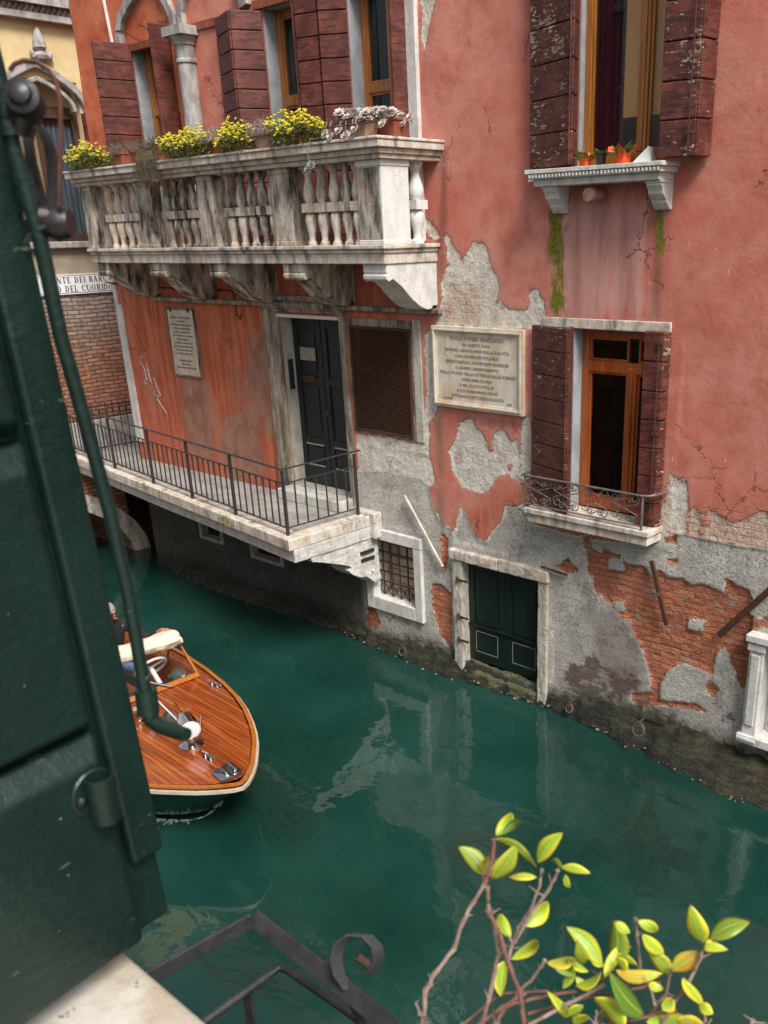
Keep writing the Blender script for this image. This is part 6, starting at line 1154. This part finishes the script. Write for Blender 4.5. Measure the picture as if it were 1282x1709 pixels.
# guard rail of flat iron
gd = empty('window_guard', F(425, 1530, 1.3), 'near flat iron window guard with a curled scroll, above the water', 'window guard')
zg = CZ-.94; A = Vector(G(262, 1625, zg)); B = Vector(G(425, 1533, zg)); C = Vector(G(665, 1722, zg)); A2 = A+(A-B).normalized()*.80; C2 = C+(C-B)*3.2
b = MB(); b.band([A2, B-(B-A).normalized()*.006], .026, .006, (0, 0, 1)); b.band([B, C2], .026, .006, (0, .6, .8)); b.build('top_bar', M['iron_grey'] if False else M['iron'], gd, bevel=.0015)
dn = Vector((0, 0, -.105)); ix = (C-B).normalized()*.012-(B-A).normalized()*.012
ra = Vector(G(345, 1702, zg-.105)); rb_ = Vector(G(470, 1612, zg-.105)); rc = Vector(G(600, 1702, zg-.105)); corner = rb_+(rc-rb_)*.04
b = MB().tube([ra+(ra-rb_).normalized()*.8, rb_-(rb_-ra).normalized()*.03, rb_-(rb_-ra).normalized()*.006+Vector((0, 0, .001)), rb_+(rc-rb_).normalized()*.012, rb_+(rc-rb_).normalized()*.03, rc, rc+(rc-rb_)*5], .0065, 10); b.build('lower_bar', M['iron'], gd, smooth=True)
v0 = Vector(G(412, 1652, zg-.108)); b = MB().band([v0, v0+Vector((.0, .0, -.30))], .020, .006, (1, .1, 0)); b.build('upright', M['iron'], gd, bevel=.001)
ys_ = None; sc_ = [(582, 1652), (566, 1628), (560, 1600), (568, 1574), (588, 1560), (611, 1562), (629, 1580), (632, 1602), (624, 1618), (614, 1628)]
sD = float(np.dot(np.array(Vector(G(580, 1655, zg)))-CAM, FW)); MB().band([F(x, y, sD) for x, y in sc_], .019, .0045, (.25, .85, -.3)).build('scroll', M['iron'], gd, smooth=True, bevel=.001)
MB().tube([F(597, 1597, sD), F(616, 1610, sD)], .006, 8).build('bolt', M['rust'], gd); b = MB().tube([F(582, 1660, sD), F(610, 1720, sD+.02)], .006, 8); b.build('brace', M['iron'], gd)
# ---- potted shrub with variegated leaves
cp = lambda x, y: (680+x/2.13, 1330+y/2.13)
sh_ = empty('shrub', F(*cp(500, 900), 1.05), 'near shrub with yellow green leaves and bare pale twigs at the lower right', 'shrub')
random.seed(21); b = MB(); b2 = MB()
def twig(mb, pts, d0, d1, r0, r1):
    n = len(pts); P3 = []; R3 = []
    for i in range(n-1):
        for k in range(4):
            t_ = (i+k/4)/(n-1); x = pts[i][0]+(pts[i+1][0]-pts[i][0])*k/4; y = pts[i][1]+(pts[i+1][1]-pts[i][1])*k/4; P3.append(F(*cp(x+random.gauss(0, 1.3), y+random.gauss(0, 1.3)), d0+(d1-d0)*t_)); R3.append((r0+(r1-r0)*t_)*.62*(1.22 if k == 0 else 1)*random.uniform(.93, 1.08))
    P3.append(F(*cp(*pts[-1]), d1)); R3.append(r1); mb.tube(P3, R3, 7)
    for _ in range(int(n*1.2)):    # buds and spurs
        i = random.randrange(len(P3)-1); p = Vector(P3[i]); mb.tube([p, p+Vector((random.gauss(0, .006), random.gauss(0, .006), abs(random.gauss(0, .006))+.002))], [R3[i]*.7, R3[i]*.25], 5)
T = [([(50,860),(55,806),(65,690),(95,630),(165,540),(200,440),(235,375),(275,310)], 1.0, 1.0, .0042, .0034, 0), ([(275,310),(290,270),(305,200),(308,150)], 1.0, .99, .0042, .003, 1), ([(250,860),(270,800),(295,690),(325,560),(310,470),(290,400),(285,320)], 1.03, 1.0, .004, .0028, 0),
 ([(430,860),(415,800),(400,690),(360,590),(330,490),(300,430),(280,400)], .99, 1.0, .0042, .003, 1), ([(355,600),(375,520),(400,460),(440,400),(470,320),(480,255)], 1.0, 1.02, .003, .0024, 0), ([(380,520),(440,420),(500,330),(525,290),(535,262)], 1.0, .98, .0028, .0026, 0),
 ([(310,806),(400,690),(450,640),(490,580)], 1.05, 1.02, .003, .0025, 0), ([(230,830),(340,745),(480,712),(600,690),(720,630)], 1.02, 1.05, .0034, .003, 1), ([(400,830),(560,740),(700,670)], 1.0, 1.05, .0036, .003, 0), ([(430,770),(600,722),(760,690),(900,662)], 1.06, 1.05, .003, .0026, 1),
 ([(640,860),(750,700),(830,620),(820,520),(810,430)], 1.06, 1.04, .003, .0026, 0), ([(900,820),(950,730),(1000,660),(1045,570),(1055,520)], 1.04, 1.02, .0034, .0028, 0), ([(850,790),(920,700),(940,610)], 1.05, 1.03, .0026, .0022, 0), ([(1065,860),(1060,806),(1050,740),(980,645)], 1.03, 1.03, .003, .0024, 0), ([(1215,860),(1225,800),(1235,790)], 1.03, 1.03, .003, .0028, 0), ([(700,806),(830,785),(960,760)], 1.05, 1.04, .003, .0025, 1), ([(320,800),(350,740),(420,700)], 1.02, 1.04, .003, .0022, 1), ([(200,806),(330,700),(500,690)], 1.05, 1.06, .0026, .002, 1), ([(30,730),(45,775)], 1.0, 1.0, .0022, .003, 0), ([(670,806),(672,760)], 1.0, 1.0, .002, .0018, 0), ([(870,700),(880,740)], 1.02, 1.02, .002, .002, 0)]
for pts, d0, d1, r0, r1, kd in T: twig(b2 if kd else b, pts, d0, d1, r0, r1)
b.build('pale_twigs', M['twig'], sh_, smooth=True); b2.build('red_twigs', M['twig_red'], sh_, smooth=True)
LV = [(315,140,370,52,42),(335,135,412,97,30),(308,148,462,250,50),(300,292,386,168,74),(277,277,177,180,56),(286,280,300,205,36),(464,232,557,130,52),(460,287,362,284,30),(548,250,652,276,30),(552,252,514,224,18),(560,276,580,320,22),(424,462,502,370,58),(368,503,334,412,40),(368,577,468,524,44),(343,583,330,712,78),
 (692,602,562,465,62),(602,578,494,588,46),(626,592,604,508,42),(728,606,728,436,76),(740,445,792,482,32),(818,440,892,478,38),(912,558,834,486,44),(940,616,1036,545,62),(932,632,846,538,50),(908,628,738,608,42),(552,682,590,600,42),(600,672,692,618,38),(840,776,716,614,84),(524,610,602,642,24),(582,776,496,682,38),(574,778,628,742,46),(772,826,664,712,86),(596,812,644,776,46),(905,756,946,716,50),(850,800,1050,812,96),(978,646,1046,742,48),(1038,736,1088,772,38),(858,664,914,682,30),(1052,516,1004,382,66),(1076,504,1218,446,76),(1058,524,1142,542,40),(742,560,820,596,38),(758,546,798,534,22),(644,622,568,586,32),(700,640,760,520,44),(780,620,740,570,40),(600,640,650,690,34),(960,790,1060,812,60),(700,600,640,560,34)]
m = MB(); uv = []; tones = []
for k, (bx, by, tx, ty, w_) in enumerate(LV):
    d = 1.0+.05*random.random(); B0 = Vector(F(*cp(bx, by), d)); T0 = Vector(F(*cp(tx, ty), d+random.uniform(-.035, .02))); ax_ = T0-B0; L_ = ax_.length; ax_.normalize(); view = (B0-Vector(CAM)).normalized(); sd = ax_.cross(view).normalized(); nr = sd.cross(ax_).normalized(); tw = random.uniform(-.9, .9); sd = (sd*math.cos(tw)+nr*math.sin(tw)).normalized(); nr = sd.cross(ax_); ww = w_/2.13/FPX*d*.62; n = 10; fold = random.uniform(.15, .45); cur = random.uniform(-.16, .24)*L_; tone_ = random.random()*.9+.1*(k > 40); sway = random.uniform(-.12, .12)*L_
    vs = []
    for i in range(n+1):
        t_ = i/n; wd_ = ww*.9*math.sin(math.pi*t_**.85)**.85; c = B0+ax_*L_*t_+nr*cur*math.sin(math.pi*t_)+sd*sway*math.sin(math.pi*t_*.9)
        for (a, u) in ((-1, 0), (-.5, .25), (0, .5), (.5, .75), (1, 1)): vs.append(c+sd*wd_*a+nr*(abs(a)*wd_*fold-abs(a)**2*wd_*.1)); uv.append((u, t_)); tones.append(tone_)
    m.add(vs, [(i*5+j, i*5+j+1, (i+1)*5+j+1, (i+1)*5+j) for i in range(n) for j in range(4)])
lo = m.build('leaves', M['leaf'], sh_, smooth=True); ul = lo.data.uv_layers.new(name='UVMap')
for lp__ in lo.data.loops: ul.data[lp__.index].uv = uv[lp__.vertex_index]
at = lo.data.attributes.new('tone', 'FLOAT', 'POINT'); at.data.foreach_set('value', np.array(tones, np.float32)); sd_m = lo.modifiers.new('solid', 'SOLIDIFY'); sd_m.thickness = .0006
b = MB(); bx0_, bx1_ = -.62, .05; b.add([(bx0_+.02, OY+.44, CZ-1.25), (bx1_-.02, OY+.44, CZ-1.25), (bx1_-.02, OY+.60, CZ-1.25), (bx0_+.02, OY+.60, CZ-1.25), (bx0_, OY+.42, CZ-1.04), (bx1_, OY+.42, CZ-1.04), (bx1_, OY+.62, CZ-1.04), (bx0_, OY+.62, CZ-1.04)], [(3, 2, 1, 0), (4, 5, 6, 7), (0, 1, 5, 4), (1, 2, 6, 5), (2, 3, 7, 6), (3, 0, 4, 7)]); b.build('planter', M['terra'], sh_, bevel=.006)
b = MB()
for pts, d0, *_ in T:
    if pts[0][1] >= 800: p = Vector(F(*cp(*pts[0]), d0)); b.tube([p, Vector((max(bx0_+.05, min(bx1_-.05, p.x)), OY+.52, CZ-1.05))], .004, 6)
b.build('root_stems', M['twig'], sh_)
e3 = C2-(C2-B).normalized()*.003; MB().band([e3, Vector((e3.x+.02, OY-.34, zg))], .026, .006, (0, 0, 1)).build('end_bar', M['iron'], gd, bevel=.0015)
# ================================================================ camera, light
cd = bpy.data.cameras.new('camera'); cam = bpy.data.objects.new('camera', cd); COL.objects.link(cam); SC.camera = cam
R = Matrix((RT, -DN, -FW)).transposed(); cam.matrix_world = Matrix.Translation(Vector(CAM)) @ R.to_4x4()
cd.sensor_fit = 'HORIZONTAL'; cd.sensor_width = 36; cd.lens = 36*FPX/1282; cd.shift_x = -(PPX-641)/1282; cd.shift_y = (PPY-854.5)/1282
cd.clip_start = .02; cd.clip_end = 500; cd.dof.use_dof = True; cd.dof.focus_distance = 10.5; cd.dof.aperture_fstop = 14
wd = bpy.data.worlds.new('World'); SC.world = wd; wd.use_nodes = True; t = wd.node_tree; t.nodes.clear()
sk = t.nodes.new('ShaderNodeTexSky'); sk.sky_type = 'NISHITA'; sk.sun_disc = False; SE, SR = math.radians(50), math.radians(112)
sk.sun_elevation = SE; sk.sun_rotation = SR; sk.air_density = 1.; sk.dust_density = 4.; sk.ozone_density = 1.
hs = t.nodes.new('ShaderNodeHueSaturation'); hs.inputs['Saturation'].default_value = .35
bg = t.nodes.new('ShaderNodeBackground'); bg.inputs['Strength'].default_value = .09; ow = t.nodes.new('ShaderNodeOutputWorld')
t.links.new(sk.outputs[0], hs.inputs['Color']); t.links.new(hs.outputs[0], bg.inputs[0]); t.links.new(bg.outputs[0], ow.inputs[0])
sl = bpy.data.lights.new('sun', 'SUN'); sl.energy = 2.5; sl.angle = math.radians(20); sl.color = (1, .96, .9); so = bpy.data.objects.new('sun', sl); COL.objects.link(so)
d = Vector((math.sin(SR)*math.cos(SE), math.cos(SR)*math.cos(SE), math.sin(SE))); so.rotation_euler = d.to_track_quat('Z', 'Y').to_euler()
vs = SC.view_settings; vs.view_transform = 'Standard'; vs.look = 'None'; vs.exposure = .78; vs.gamma = 1
SC.render.engine = 'CYCLES'
